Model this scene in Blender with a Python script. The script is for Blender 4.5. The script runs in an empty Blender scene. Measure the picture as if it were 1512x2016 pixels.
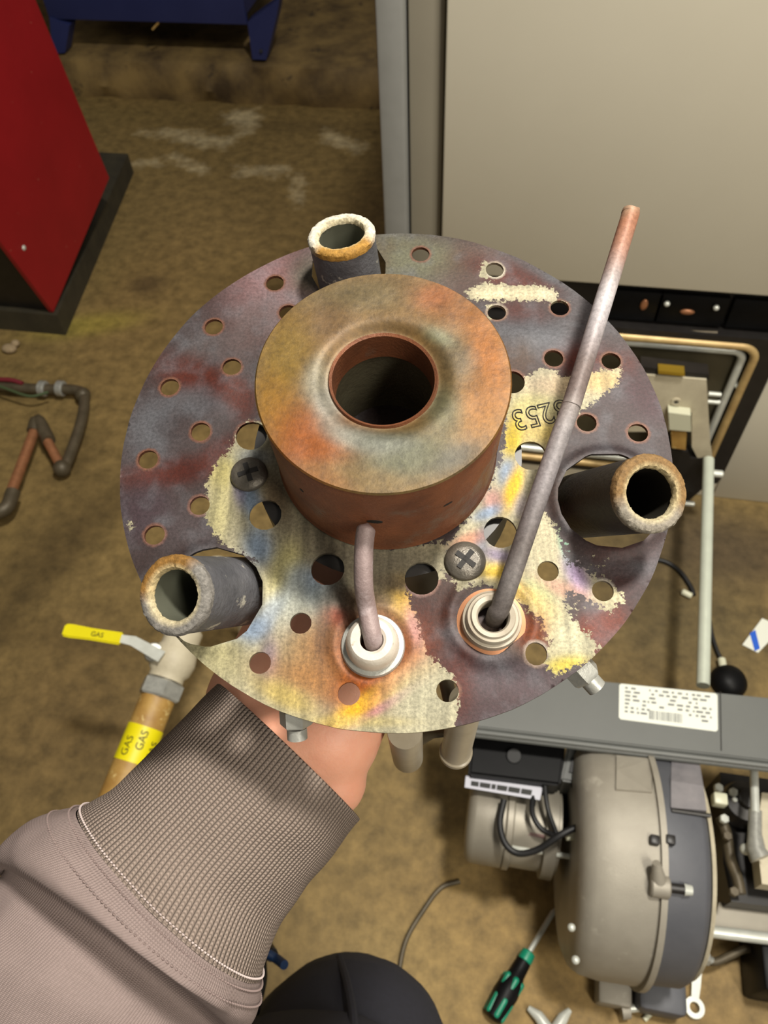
import bpy, bmesh, math, random
import numpy as np
from mathutils import Vector, Matrix, noise
from mathutils.geometry import delaunay_2d_cdt
random.seed(4)
C = bpy.context.scene.collection
sc = bpy.context.scene
# ------------------------------------------------------------------ camera
F, CX, CY, H = 1515.0, 756.0, 1008.0, 1.4
XB = Vector((0.98378477, 0.11521496, -0.13745196)); YB = Vector((0.17501941, -0.78415748, 0.59536985)); ZB = Vector((-0.03918847, -0.60977255, -0.79160704))
RC = Matrix((XB, YB, ZB))                       # world = RC @ (right, down, forward)
EYE = Vector((0, 0, H))
cd = bpy.data.cameras.new('camera'); cam = bpy.data.objects.new('camera', cd); C.objects.link(cam)
cx, cy, cz = RC @ Vector((1, 0, 0)), RC @ Vector((0, -1, 0)), RC @ Vector((0, 0, -1))
cam.matrix_world = Matrix(((cx.x, cy.x, cz.x, 0), (cx.y, cy.y, cz.y, 0), (cx.z, cy.z, cz.z, H), (0, 0, 0, 1)))
cd.sensor_fit = 'VERTICAL'; cd.sensor_height = 36; cd.lens = F / 2016 * 36; cd.clip_start = 0.01
cd.dof.use_dof = True; cd.dof.focus_distance = 0.245; cd.dof.aperture_fstop = 26
sc.camera = cam
# ------------------------------------------------------------------ colour, world, lights
sc.view_settings.view_transform = 'Standard'; sc.view_settings.look = 'None'; sc.view_settings.gamma = 1
sc.view_settings.use_curve_mapping = False; sc.view_settings.exposure = 0.0
def S(r, g, b, k=1.0):
    f = lambda c: ((c / 255 + 0.055) / 1.055) ** 2.4 if c > 10 else c / 255 / 12.92
    return (f(r) * k, f(g) * k, f(b) * k, 1)
w = bpy.data.worlds.new('world'); sc.world = w; w.use_nodes = True
w.node_tree.nodes['Background'].inputs[0].default_value = (1.0, 0.93, 0.82, 1); w.node_tree.nodes['Background'].inputs[1].default_value = 0.21
# plane of the disc: centre, right, up, outward
def cam2w(v): return RC @ Vector(v)
DC = EYE + cam2w((0.00326, -0.02164, 0.26681))
DU = cam2w((0.99946124, 0.0, -0.03282123)); DN = cam2w((-0.03037526, -0.37880613, -0.92497744)); DV = cam2w((0.01243288, -0.92547605, 0.37860204))
DM = Matrix(((DU.x, DV.x, DN.x, DC.x), (DU.y, DV.y, DN.y, DC.y), (DU.z, DV.z, DN.z, DC.z), (0, 0, 0, 1))); DI = DM.inverted()
LD = (DU * 13 + DV * 19 + DN * 45).normalized()
def area(name, pos, target, size, power, col):
    l = bpy.data.lights.new(name, 'AREA'); l.shape = 'RECTANGLE'; l.size = size[0]; l.size_y = size[1]; l.energy = power; l.color = col
    o = bpy.data.objects.new(name, l); C.objects.link(o); o.location = pos
    o.rotation_euler = (Vector(target) - Vector(pos)).to_track_quat('-Z', 'Y').to_euler(); return o
area('key_lamp', DC + LD * 2.1, DC, (0.24, 0.24), 80, (1.0, 0.95, 0.86))
area('door_fill', (1.1, -0.7, 2.6), (0.1, 1.2, 0.5), (0.3, 1.3), 40, (1.0, 0.93, 0.80))  # added fill, not a lamp of the room; brightens the boiler door

# ------------------------------------------------------------------ pixel rays -> points of the room
def ray(x, y): return RC @ Vector(((x - CX) / F, (y - CY) / F, 1.0))
def at_z(x, y, z): r = ray(x, y); return EYE + r * ((z - H) / r.z)
def at_y(x, y, Y): r = ray(x, y); return EYE + r * (Y / r.y)
def at_x(x, y, X): r = ray(x, y); return EYE + r * (X / r.x)
def at_d(x, y, d): return EYE + ray(x, y) * d
def on_disc(x, y, h=0.0):
    r = ray(x, y); o = DC + DN * h; t = (o - EYE).dot(DN) / r.dot(DN); return DI @ (EYE + r * t)
PXM = 5674.0

# ------------------------------------------------------------------ object helpers
def meta(o, label=None, cat=None, group=None, kind=None):
    if label: o['label'] = label
    if cat: o['category'] = cat
    if group: o['group'] = group
    if kind: o['kind'] = kind
    return o
def thing(name, label, cat, loc=(0, 0, 0), group=None):
    o = bpy.data.objects.new(name, None); C.objects.link(o); o.location = loc; o.empty_display_size = 0.02
    return meta(o, label, cat, group)
def origin_of(p):
    v = Vector((0, 0, 0))
    while p is not None: v = v + p.location; p = p.parent
    return v
def build(name, bm, mats, parent=None, label=None, smooth=True, local=False, angle=40, kind=None):
    me = bpy.data.meshes.new(name)
    if not local and parent is not None:
        v = origin_of(parent); bmesh.ops.translate(bm, verts=bm.verts, vec=-v)
    bmesh.ops.recalc_face_normals(bm, faces=bm.faces)
    if smooth:
        for f in bm.faces: f.smooth = True
        for e in bm.edges:
            if len(e.link_faces) == 2 and e.calc_face_angle(0) > math.radians(angle): e.smooth = False
    bm.to_mesh(me); bm.free()
    for m in (mats if isinstance(mats, (list, tuple)) else [mats]): me.materials.append(m)
    o = bpy.data.objects.new(name, me); C.objects.link(o)
    if parent is not None: o.parent = parent
    if label: o['label'] = label
    if kind: o['kind'] = kind
    return o
def NB(): return bmesh.new()
def basis(d):
    d = Vector(d).normalized(); a = Vector((0, 0, 1)) if abs(d.z) < 0.9 else Vector((1, 0, 0))
    u = d.cross(a).normalized(); return u, d.cross(u).normalized(), d
def box(bm, c, s, rot=None, bev=0.0, seg=2):
    r = bmesh.ops.create_cube(bm, size=1); vs = r['verts']
    m = Matrix.Translation(Vector(c)) @ (rot.to_4x4() if rot is not None else Matrix()) @ Matrix.Diagonal((*s, 1))
    bmesh.ops.transform(bm, matrix=m, verts=vs)
    if bev > 0:
        es = list({e for v in vs for e in v.link_edges}); bmesh.ops.bevel(bm, geom=es, offset=bev, segments=seg, affect='EDGES', profile=0.5)
def lathe(bm, p, d, prof, n=48, ref=None, cap=True):
    """prof: list of (radius, height) along d from p"""
    u, v, d = basis(d)
    if ref is not None:
        u = (Vector(ref) - d * Vector(ref).dot(d)).normalized(); v = d.cross(u)
    p = Vector(p); rings = []
    for r, h in prof:
        if r < 1e-7: rings.append([bm.verts.new(p + d * h)])
        else: rings.append([bm.verts.new(p + d * h + (u * math.cos(2 * math.pi * k / n) + v * math.sin(2 * math.pi * k / n)) * r) for k in range(n)])
    for a, b in zip(rings, rings[1:]):
        for k in range(n):
            k2 = (k + 1) % n
            if len(a) == 1 and len(b) == 1: break
            if len(a) == 1: bm.faces.new((a[0], b[k], b[k2]))
            elif len(b) == 1: bm.faces.new((a[k], b[0], a[k2]))
            else: bm.faces.new((a[k], b[k], b[k2], a[k2]))
    if cap:
        for r in (rings[0], rings[-1]):
            if len(r) > 1 and prof[0] != prof[-1]: bm.faces.new(r)
    return rings
def cyl(bm, a, b, r, r2=None, n=24, bev=0.0):
    a, b = Vector(a), Vector(b); L = (b - a).length; r2 = r if r2 is None else r2
    pr = [(r, 0), (r2, L)] if bev <= 0 else [(r - bev, 0), (r, bev), (r2, L - bev), (r2 - bev, L)]
    lathe(bm, a, b - a, pr, n)
def tube(bm, pts, rad, n=12, cap=True):
    pts = [Vector(p) for p in pts]; R = rad if isinstance(rad, (list, tuple)) else [rad] * len(pts)
    u = None; rings = []
    for i, p in enumerate(pts):
        d = (pts[min(i + 1, len(pts) - 1)] - pts[max(i - 1, 0)]).normalized()
        if u is None: u = basis(d)[0]
        u = (u - d * u.dot(d)).normalized(); v = d.cross(u)
        rings.append([bm.verts.new(p + (u * math.cos(2 * math.pi * k / n) + v * math.sin(2 * math.pi * k / n)) * R[i]) for k in range(n)])
    for a, b in zip(rings, rings[1:]):
        for k in range(n): bm.faces.new((a[k], a[(k + 1) % n], b[(k + 1) % n], b[k]))
    if cap: bm.faces.new(rings[0]); bm.faces.new(rings[-1])
def smooth_path(pts, m=8):
    P = [Vector(p) for p in pts]; P = [P[0] * 2 - P[1]] + P + [P[-1] * 2 - P[-2]]; out = []
    for i in range(1, len(P) - 2):
        for k in range(m):
            t = k / m; a, b, c, d = P[i - 1], P[i], P[i + 1], P[i + 2]
            out.append(0.5 * ((2 * b) + (c - a) * t + (2 * a - 5 * b + 4 * c - d) * t * t + (3 * b - a - 3 * c + d) * t ** 3))
    out.append(P[-2]); return out
def prism(bm, poly, off):
    a = [bm.verts.new(Vector(p)) for p in poly]; b = [bm.verts.new(Vector(p) + Vector(off)) for p in poly]
    bm.faces.new(a); bm.faces.new(b[::-1])
    for i in range(len(a)): j = (i + 1) % len(a); bm.faces.new((a[i], a[j], b[j], b[i]))
def ball(bm, c, r, s=(1, 1, 1), n=16):
    q = bmesh.ops.create_uvsphere(bm, u_segments=n, v_segments=n // 2 + 2, radius=r)
    bmesh.ops.transform(bm, matrix=Matrix.Translation(Vector(c)) @ Matrix.Diagonal((*s, 1)), verts=q['verts'])
def capsule(bm, a, b, ra, rb, n=20):
    a, b = Vector(a), Vector(b); L = (b - a).length; pr = [(0, -ra)]
    for k in range(1, 6): t = math.pi / 2 * (1 - k / 6); pr.append((ra * math.cos(t), -ra * math.sin(t)))
    pr.append((ra, 0)); pr.append((rb, L))
    for k in range(1, 6): t = math.pi / 2 * k / 6; pr.append((rb * math.cos(t), L + rb * math.sin(t)))
    pr.append((0, L + rb)); lathe(bm, a, b - a, pr, n)
def hexa(bm, p, d, r, h, cham=0.12):
    lathe(bm, p, d, [(r, 0), (r, h * (1 - cham)), (r * (1 - cham), h)], 6)
def text_mesh(body, size, depth=0.0, outline=0.0):
    cu = bpy.data.curves.new('text', 'FONT'); cu.body = body; cu.size = size; cu.align_x = 'CENTER'; cu.align_y = 'CENTER'; cu.resolution_u = 4
    if outline > 0: cu.fill_mode = 'NONE'; cu.bevel_depth = outline; cu.bevel_resolution = 1
    else: cu.extrude = depth
    o = bpy.data.objects.new('text', cu); C.objects.link(o); dg = bpy.context.evaluated_depsgraph_get()
    me = bpy.data.meshes.new_from_object(o.evaluated_get(dg)); bm = bmesh.new(); bm.from_mesh(me)
    bpy.data.objects.remove(o); bpy.data.curves.remove(cu); bpy.data.meshes.remove(me); return bm

# ------------------------------------------------------------------ materials
def mat(name, a, b=None, rough=0.6, metal=0.0, scale=30, contrast=0.5, bump=0.0, bscale=None, c=None, cscale=None, cthr=0.6, cwid=0.06, det=6, stretch=None, spec=0.5, rvar=0.0):
    m = bpy.data.materials.new(name); m.use_nodes = True; nt = m.node_tree; N = nt.nodes; L = nt.links; p = N['Principled BSDF']
    p.inputs['Roughness'].default_value = rough; p.inputs['Metallic'].default_value = metal; p.inputs['Specular IOR Level'].default_value = spec
    p.inputs['Base Color'].default_value = a
    tc = N.new('ShaderNodeTexCoord'); src = tc.outputs['Object']
    if stretch:
        mp = N.new('ShaderNodeMapping'); mp.inputs['Scale'].default_value = stretch; L.new(src, mp.inputs[0]); src = mp.outputs[0]
    def nz(s, d=det, r=0.6):
        n = N.new('ShaderNodeTexNoise'); n.inputs['Scale'].default_value = s; n.inputs['Detail'].default_value = d; n.inputs['Roughness'].default_value = r; L.new(src, n.inputs['Vector']); return n.outputs[0]
    col = None; n1 = nz(scale)
    if b is not None:
        mr = N.new('ShaderNodeMapRange'); mr.inputs[1].default_value = 0.5 - contrast / 2; mr.inputs[2].default_value = 0.5 + contrast / 2; L.new(n1, mr.inputs[0])
        mx = N.new('ShaderNodeMix'); mx.data_type = 'RGBA'; mx.inputs[6].default_value = a; mx.inputs[7].default_value = b; L.new(mr.outputs[0], mx.inputs[0]); col = mx.outputs[2]
    if c is not None:
        n2 = nz(cscale or scale * 2, 8, 0.65)
        mr = N.new('ShaderNodeMapRange'); mr.inputs[1].default_value = cthr; mr.inputs[2].default_value = cthr + cwid; L.new(n2, mr.inputs[0])
        mx = N.new('ShaderNodeMix'); mx.data_type = 'RGBA'; mx.inputs[7].default_value = c; L.new(mr.outputs[0], mx.inputs[0])
        if col is not None: L.new(col, mx.inputs[6])
        else: mx.inputs[6].default_value = a
        col = mx.outputs[2]
    if col is not None: L.new(col, p.inputs['Base Color'])
    if rvar:
        mr = N.new('ShaderNodeMapRange'); mr.inputs[3].default_value = rough - rvar; mr.inputs[4].default_value = rough + rvar; L.new(nz(scale * 1.7), mr.inputs[0]); L.new(mr.outputs[0], p.inputs['Roughness'])
    if bump:
        bp = N.new('ShaderNodeBump'); bp.inputs['Strength'].default_value = bump; bp.inputs['Distance'].default_value = 0.002; L.new(nz(bscale or scale * 2, 8), bp.inputs['Height']); L.new(bp.outputs[0], p.inputs['Normal'])
    return m
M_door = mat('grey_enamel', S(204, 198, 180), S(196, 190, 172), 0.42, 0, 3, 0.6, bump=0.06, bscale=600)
M_side = mat('grey_enamel_shaded', S(136, 130, 114), S(126, 120, 106), 0.45, 0, 4, 0.6)  # door enamel darkened in its colour for grazing light and shadow
M_black = mat('black_paint', S(24, 22, 21), S(38, 35, 33), 0.42, 0.1, 40, 0.6)
M_blackpl = mat('black_plastic', S(10, 10, 11), S(16, 16, 17), 0.45, 0, 60, 0.6, spec=0.15)
M_rubber = mat('black_rubber', S(22, 22, 23), None, 0.5)
M_steel = mat('zinc_steel', S(178, 178, 170), S(146, 146, 140), 0.35, 0.4, 120, 0.5, bump=0.1, bscale=900)
M_bright = mat('bright_zinc', S(215, 218, 210), S(190, 192, 182), 0.3, 0.25, 50, 0.5)
M_red = mat('red_enamel', S(152, 20, 28), S(132, 14, 22), 0.45, 0, 5, 0.6, c=S(170, 95, 80), cscale=55, cthr=0.68, cwid=0.05, bump=0.05, bscale=150)
M_blue = mat('blue_enamel', S(36, 44, 92), S(46, 54, 104), 0.5, 0, 6, 0.6, bump=0.1, bscale=120)
M_base = mat('grimy_plinth', S(38, 34, 24), S(62, 56, 40), 0.7, 0, 18, 0.5, bump=0.4, bscale=60)
M_slab = mat('grey_plastic_cover', S(100, 102, 99), S(90, 92, 89), 0.45, 0, 9, 0.6, bump=0.08, bscale=900)
M_cast = mat('grey_cast_housing', S(164, 158, 145), S(146, 140, 128), 0.5, 0.25, 20, 0.5, bump=0.25, bscale=700, c=S(182, 176, 162), cscale=26, cthr=0.6, cwid=0.12)
M_cast2 = mat('dark_cast_housing', S(78, 80, 86), S(92, 93, 98), 0.5, 0.15, 16, 0.5, bump=0.2, bscale=700)
M_motor = mat('motor_paint', S(150, 144, 130), S(132, 126, 114), 0.45, 0.3, 15, 0.5, bump=0.1, bscale=500)
M_beige = mat('beige_casting', S(205, 196, 170), S(178, 168, 144), 0.55, 0.0, 25, 0.5, bump=0.3, bscale=200)
M_bronze = mat('bronze_rim', S(205, 178, 122), S(170, 140, 92), 0.42, 0.3, 30, 0.5)
M_olive = mat('sooty_plate', S(88, 82, 64), S(62, 58, 44), 0.5, 0.4, 12, 0.5)
M_copper = mat('copper_pipe', S(186, 128, 90), S(150, 104, 72), 0.42, 0.5, 60, 0.5)
M_pipe = mat('dull_pipe', S(98, 88, 70), S(72, 64, 48), 0.5, 0.3, 40, 0.5, bump=0.2, bscale=200)
M_yellowpipe = mat('ochre_pipe', S(180, 145, 78), S(150, 112, 55), 0.5, 0.0, 35, 0.4, bump=0.2, bscale=150, c=S(205, 180, 120), cscale=60, cthr=0.6)
M_tape = mat('yellow_tape', S(232, 220, 10), S(220, 205, 8), 0.4, 0, 20, 0.5)
M_ink = mat('black_ink', S(25, 25, 20), None, 0.6)
M_greyink = mat('grey_ink', S(120, 122, 120), None, 0.7)
M_label = mat('paper_label', S(222, 224, 212), None, 0.5)
M_label2 = mat('lilac_label', S(182, 182, 192), None, 0.4)
M_ivory = mat('ivory_plastic', S(205, 205, 180), None, 0.4)
M_green = mat('green_grip', S(14, 138, 106), S(10, 120, 90), 0.4)
M_whiteblue = mat('blue_print', S(30, 90, 200), None, 0.5)
M_gold = mat('yellow_brass', S(200, 165, 60), None, 0.3, 0.7)
M_redwire = mat('red_wire', S(110, 30, 40), None, 0.5); M_greenwire = mat('green_wire', S(70, 85, 55), None, 0.5)
M_ceramic = mat('scorched_ceramic', S(205, 198, 186), S(182, 172, 158), 0.38, 0, 140, 0.5, bump=0.1, bscale=800, c=S(120, 96, 80), cscale=210, cthr=0.66, cwid=0.08)
M_ceramic2 = mat('cream_ceramic', S(178, 168, 148), S(160, 150, 130), 0.35, 0, 90, 0.5)
M_rod = mat('scaled_rod', S(150, 132, 130), S(112, 96, 94), 0.5, 0.1, 90, 0.5, bump=0.2, bscale=900, c=S(200, 186, 188), cscale=45, cthr=0.52, cwid=0.2)
M_screw = mat('blackened_screw', S(112, 106, 96), S(74, 70, 64), 0.35, 0.5, 200, 0.5, bump=0.2, bscale=900)
M_dark = mat('soot_hole_black', S(14, 12, 11), S(28, 24, 20), 0.7, 0, 200, 0.5)  # soot, and the painted shade of small holes and screw recesses
M_skin = mat('skin', S(232, 174, 146), S(224, 156, 128), 0.5, 0, 60, 0.5, bump=0.15, bscale=700)
M_skin.node_tree.nodes['Principled BSDF'].inputs['Subsurface Weight'].default_value = 0.15
M_skin.node_tree.nodes['Principled BSDF'].inputs['Subsurface Radius'].default_value = (0.008, 0.003, 0.0015)
M_skin.node_tree.nodes['Principled BSDF'].inputs['Subsurface Scale'].default_value = 0.5
M_trouser = mat('navy_trousers', S(32, 32, 42), S(24, 24, 32), 0.8, 0, 300, 0.5, bump=0.3, bscale=1500)
M_shoe = mat('black_shoe', S(22, 22, 24), None, 0.5)
def attr_mat(name, layers, rough=0.45, metal=0.3, fine=900, bump=0.25, fine_amt=0.25, streak=None):
    """colour attribute 'base'; layers: (mask attribute, colour attribute, noise scale, noise amount, edge width)"""
    m = bpy.data.materials.new(name); m.use_nodes = True; nt = m.node_tree; N = nt.nodes; L = nt.links; p = N['Principled BSDF']
    p.inputs['Roughness'].default_value = rough; p.inputs['Metallic'].default_value = metal; p.inputs['Specular IOR Level'].default_value = 0.3
    tc = N.new('ShaderNodeTexCoord')
    def nz(s, d=6, r=0.6, st=None):
        n = N.new('ShaderNodeTexNoise'); n.inputs['Scale'].default_value = s; n.inputs['Detail'].default_value = d; n.inputs['Roughness'].default_value = r
        if st:
            mp = N.new('ShaderNodeMapping'); mp.inputs['Scale'].default_value = st; L.new(tc.outputs['Object'], mp.inputs[0]); L.new(mp.outputs[0], n.inputs['Vector'])
        else: L.new(tc.outputs['Object'], n.inputs['Vector'])
        return n.outputs[0]
    at = N.new('ShaderNodeAttribute'); at.attribute_name = 'base'; col = at.outputs['Color']
    for mk, ca, ns, na, ew, st in layers:
        am = N.new('ShaderNodeAttribute'); am.attribute_name = mk
        ma = N.new('ShaderNodeMath'); ma.operation = 'MULTIPLY_ADD'; L.new(nz(ns, 8, 0.7), ma.inputs[0]); ma.inputs[1].default_value = na; ma.inputs[2].default_value = -na / 2
        ad = N.new('ShaderNodeMath'); ad.operation = 'ADD'; L.new(ma.outputs[0], ad.inputs[0]); L.new(am.outputs['Fac'], ad.inputs[1])
        mr = N.new('ShaderNodeMapRange'); mr.inputs[1].default_value = -ew; mr.inputs[2].default_value = ew; L.new(ad.outputs[0], mr.inputs[0])
        ac = N.new('ShaderNodeAttribute'); ac.attribute_name = ca; cc = ac.outputs['Color']
        if st:
            hs = N.new('ShaderNodeHueSaturation'); ms = N.new('ShaderNodeMapRange'); ms.inputs[1].default_value = 0.3; ms.inputs[2].default_value = 0.7; ms.inputs[3].default_value = 0.62; ms.inputs[4].default_value = 1.28
            L.new(nz(260, 4, 0.6, st), ms.inputs[0]); L.new(ms.outputs[0], hs.inputs['Value']); L.new(cc, hs.inputs['Color']); cc = hs.outputs[0]
        mx = N.new('ShaderNodeMix'); mx.data_type = 'RGBA'; L.new(mr.outputs[0], mx.inputs[0]); L.new(col, mx.inputs[6]); L.new(cc, mx.inputs[7]); col = mx.outputs[2]
    hs = N.new('ShaderNodeHueSaturation'); ms = N.new('ShaderNodeMapRange'); ms.inputs[1].default_value = 0.3; ms.inputs[2].default_value = 0.7; ms.inputs[3].default_value = 1 - fine_amt; ms.inputs[4].default_value = 1 + fine_amt
    L.new(nz(fine, 8, 0.7), ms.inputs[0]); L.new(ms.outputs[0], hs.inputs['Value']); L.new(col, hs.inputs['Color']); L.new(hs.outputs[0], p.inputs['Base Color'])
    bp = N.new('ShaderNodeBump'); bp.inputs['Strength'].default_value = bump; bp.inputs['Distance'].default_value = 0.0005 if fine > 300 else 0.004; L.new(nz(fine * 0.8, 8, 0.65), bp.inputs['Height']); L.new(bp.outputs[0], p.inputs['Normal'])
    return m
def blobs(XY, base, bl):
    """colour field: list of (x, y, rx, ry, angle deg, colour, strength) in the units of XY"""
    col = np.tile(np.array(base[:3]), (len(XY), 1))
    for x, y, rx, ry, a, c, s in bl:
        ca, sa = math.cos(math.radians(a)), math.sin(math.radians(a)); dx, dy = XY[:, 0] - x, XY[:, 1] - y
        q = ((dx * ca + dy * sa) / rx) ** 2 + ((-dx * sa + dy * ca) / ry) ** 2
        k = (s * np.exp(-q ** 1.5))[:, None]; col = col * (1 - k) + np.array(c[:3]) * k
    return np.concatenate([col, np.ones((len(col), 1))], 1)
def sat(c, k):
    g = c[:, :3].mean(1, keepdims=True); c = c.copy(); c[:, :3] = np.clip(g + (c[:, :3] - g) * k, 0.001, 1); return c
def sdf(XY, poly):
    P = np.array(poly); d = np.full(len(XY), 1e9); ins = np.zeros(len(XY), bool)
    for i in range(len(P)):
        a, b = P[i], P[(i + 1) % len(P)]; e = b - a; wv = XY - a; t = np.clip((wv @ e) / (e @ e + 1e-12), 0, 1)
        d = np.minimum(d, np.hypot(*(wv - t[:, None] * e).T))
        c = (a[1] > XY[:, 1]) != (b[1] > XY[:, 1]); xx = (b[0] - a[0]) * (XY[:, 1] - a[1]) / (b[1] - a[1] + 1e-12) + a[0]; ins ^= c & (XY[:, 0] < xx)
    return np.where(ins, d, -d)
def set_attr(me, name, arr):
    arr = np.asarray(arr, np.float32)
    if arr.ndim == 2: me.attributes.new(name, 'FLOAT_COLOR', 'POINT').data.foreach_set('color', arr.ravel())
    else: me.attributes.new(name, 'FLOAT', 'POINT').data.foreach_set('value', arr)

# ================================================================== SETTING
# floor: a fine grid so that stains keep their outlines
def grid(x0, x1, y0, y1, st, z=0.0, amp=0.0):
    nx, ny = int((x1 - x0) / st) + 1, int((y1 - y0) / st) + 1; v = []
    for j in range(ny):
        for i in range(nx): v.append((x0 + i * st, y0 + j * st, z))
    f = [(j * nx + i, j * nx + i + 1, (j + 1) * nx + i + 1, (j + 1) * nx + i) for j in range(ny - 1) for i in range(nx - 1)]
    me = bpy.data.meshes.new('floor'); me.from_pydata(v, [], f); return me, np.array(v)
fm, fv = grid(-2.6, 2.0, -1.2, 3.0, 0.02)
def FB(px, py, rx, ry, a, col, s, plane=0.0):
    p = at_z(px, py, plane); return (p.x, p.y, rx, ry, a, col, s)
base_f = S(122, 102, 62)
dk, lt, yl = S(70, 56, 32), S(150, 128, 86), S(150, 138, 58)
fbl = [FB(170, 640, .16, .05, 20, yl, .6), FB(300, 420, .5, .25, 0, S(120, 100, 62), .5), FB(290, 560, .06, .05, 0, S(62, 48, 34), .6),
       FB(60, 1120, .09, .28, -15, dk, .6), FB(200, 1020, .05, .25, -20, dk, .45), FB(60, 1250, .22, .04, 0, dk, .45), FB(120, 1420, .2, .2, 0, S(98, 78, 48), .5),
       FB(380, 1380, .07, .2, 0, lt, .35), FB(850, 1900, .12, .07, 0, S(150, 130, 84), .7), FB(1000, 1880, .2, .15, 0, S(142, 116, 68), .7), FB(1250, 2000, .2, .1, 0, S(142, 116, 70), .6),
       FB(1300, 1120, .2, .25, 0, S(84, 72, 48), .8), FB(1450, 1080, .2, .1, 0, S(72, 60, 44), .8), FB(1400, 1250, .18, .1, 0, S(92, 80, 52), .6), FB(1480, 1900, .1, .1, 0, S(140, 116, 76), .5),
       FB(600, 250, .6, .05, 0, S(92, 76, 46), .5), FB(250, 225, .3, .06, 0, S(118, 100, 60), .6), FB(150, 900, .06, .1, 0, dk, .5)]
set_attr(fm, 'base', blobs(fv[:, :2], base_f, fbl))
wh = [[(270, 262), (350, 256), (440, 275), (480, 262), (440, 290), (390, 285), (330, 268)], [(440, 225), (500, 215), (510, 240), (490, 262), (455, 240)],
      [(335, 310), (350, 306), (405, 336), (395, 340)], [(255, 322), (310, 314), (312, 322), (258, 326)], [(470, 332), (560, 330), (562, 342), (470, 342)],
      [(585, 345), (592, 345), (590, 400), (582, 400)], [(640, 255), (720, 290), (700, 300), (640, 275)]]
mk = np.full(len(fv), -1.0)
for pl in wh: mk = np.maximum(mk, sdf(fv[:, :2], [tuple(at_z(x, y, 0)[:2]) for x, y in pl]))
set_attr(fm, 'salt', mk); set_attr(fm, 'saltcol', np.tile(np.array(S(176, 160, 124)), (len(fv), 1)))
M_floor = attr_mat('stained_concrete', [('salt', 'saltcol', 22, 0.16, 0.03, None)], 0.62, 0.0, 26, 0.35, 0.42)
fm.materials.append(M_floor); fo = bpy.data.objects.new('floor', fm); C.objects.link(fo); fo['kind'] = 'structure'
# raised concrete plinth at the back, with a ragged top edge
bm = NB(); nx = 160; rows = []
prof = [(2.975, 0.0), (2.965, 0.05), (2.972, 0.1), (2.985, 0.137), (3.02, 0.147), (3.4, 0.147), (4.2, 0.147)]
for i in range(nx + 1):
    X = -3.2 + 4.4 * i / nx; r = []
    for k, (Y, Z) in enumerate(prof):
        n1 = noise.noise(Vector((X * 9, k * 3.1, 0))) * (0.022 if k < 4 else 0.006); n2 = noise.noise(Vector((X * 22, k, 5))) * (0.008 if k in (3, 4) else 0.002)
        r.append(bm.verts.new((X, Y + n1, max(0, Z + (n2 if k else 0)))))
    rows.append(r)
for a, b in zip(rows, rows[1:]):
    for k in range(len(prof) - 1): bm.faces.new((a[k], b[k], b[k + 1], a[k + 1]))
M_plinth = mat('plinth_concrete', S(140, 116, 70), S(76, 60, 38), 0.75, 0, 7, 0.35, bump=0.6, bscale=40, c=S(52, 42, 32), cscale=12, cthr=0.6, cwid=0.1)
o = build('trim_1', bm, M_plinth); o['kind'] = 'structure'
M_wall = mat('grey_wall', S(120, 112, 96), S(104, 96, 80), 0.8, 0, 3, 0.5, bump=0.3, bscale=50)
for nm, c, s in (('wall_back', (-0.3, 4.25, 1.35), (7, .1, 2.9)), ('wall_left', (-3.2, 1.4, 1.35), (.1, 5.8, 2.9))):
    bm = NB(); box(bm, c, s); o = build(nm, bm, M_wall, smooth=False); o['kind'] = 'structure'

# ------------------------------------------------------------------ grey boiler
YF = 1.20
boil = thing('boiler', 'large grey boiler casing with an open burner port behind the held plate', 'boiler', (0.25, YF, 0))
def pbox(name, x0, x1, y0, y1, z0, z1, m, root, bev=0.003, **k):
    bm = NB(); box(bm, ((x0 + x1) / 2, (y0 + y1) / 2, (z0 + z1) / 2), (x1 - x0, y1 - y0, z1 - z0), bev=bev); return build(name, bm, m, root, **k)
pbox('upper_door', -0.142, 0.80, YF, YF + 0.06, 0.548, 1.45, M_door, boil, 0.004)
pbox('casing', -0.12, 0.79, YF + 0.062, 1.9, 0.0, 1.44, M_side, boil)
# stepped side panels to the left of the door
zz = 1.45
def yplane(px, Y): return at_y(px, 300, Y).x
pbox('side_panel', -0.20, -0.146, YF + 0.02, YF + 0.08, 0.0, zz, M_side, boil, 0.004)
pbox('side_panel', -0.245, -0.203, YF + 0.004, YF + 0.08, 0.0, zz, mat('grey_enamel_cool_shaded', S(134, 134, 130), S(126, 126, 122), .45), boil, 0.006, label='outer cooler grey side panel')  # same shade put into a cooler grey
pbox('black_band', -0.14, 0.79, YF + 0.03, YF + 0.06, 0.455, 0.546, M_black, boil)
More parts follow.
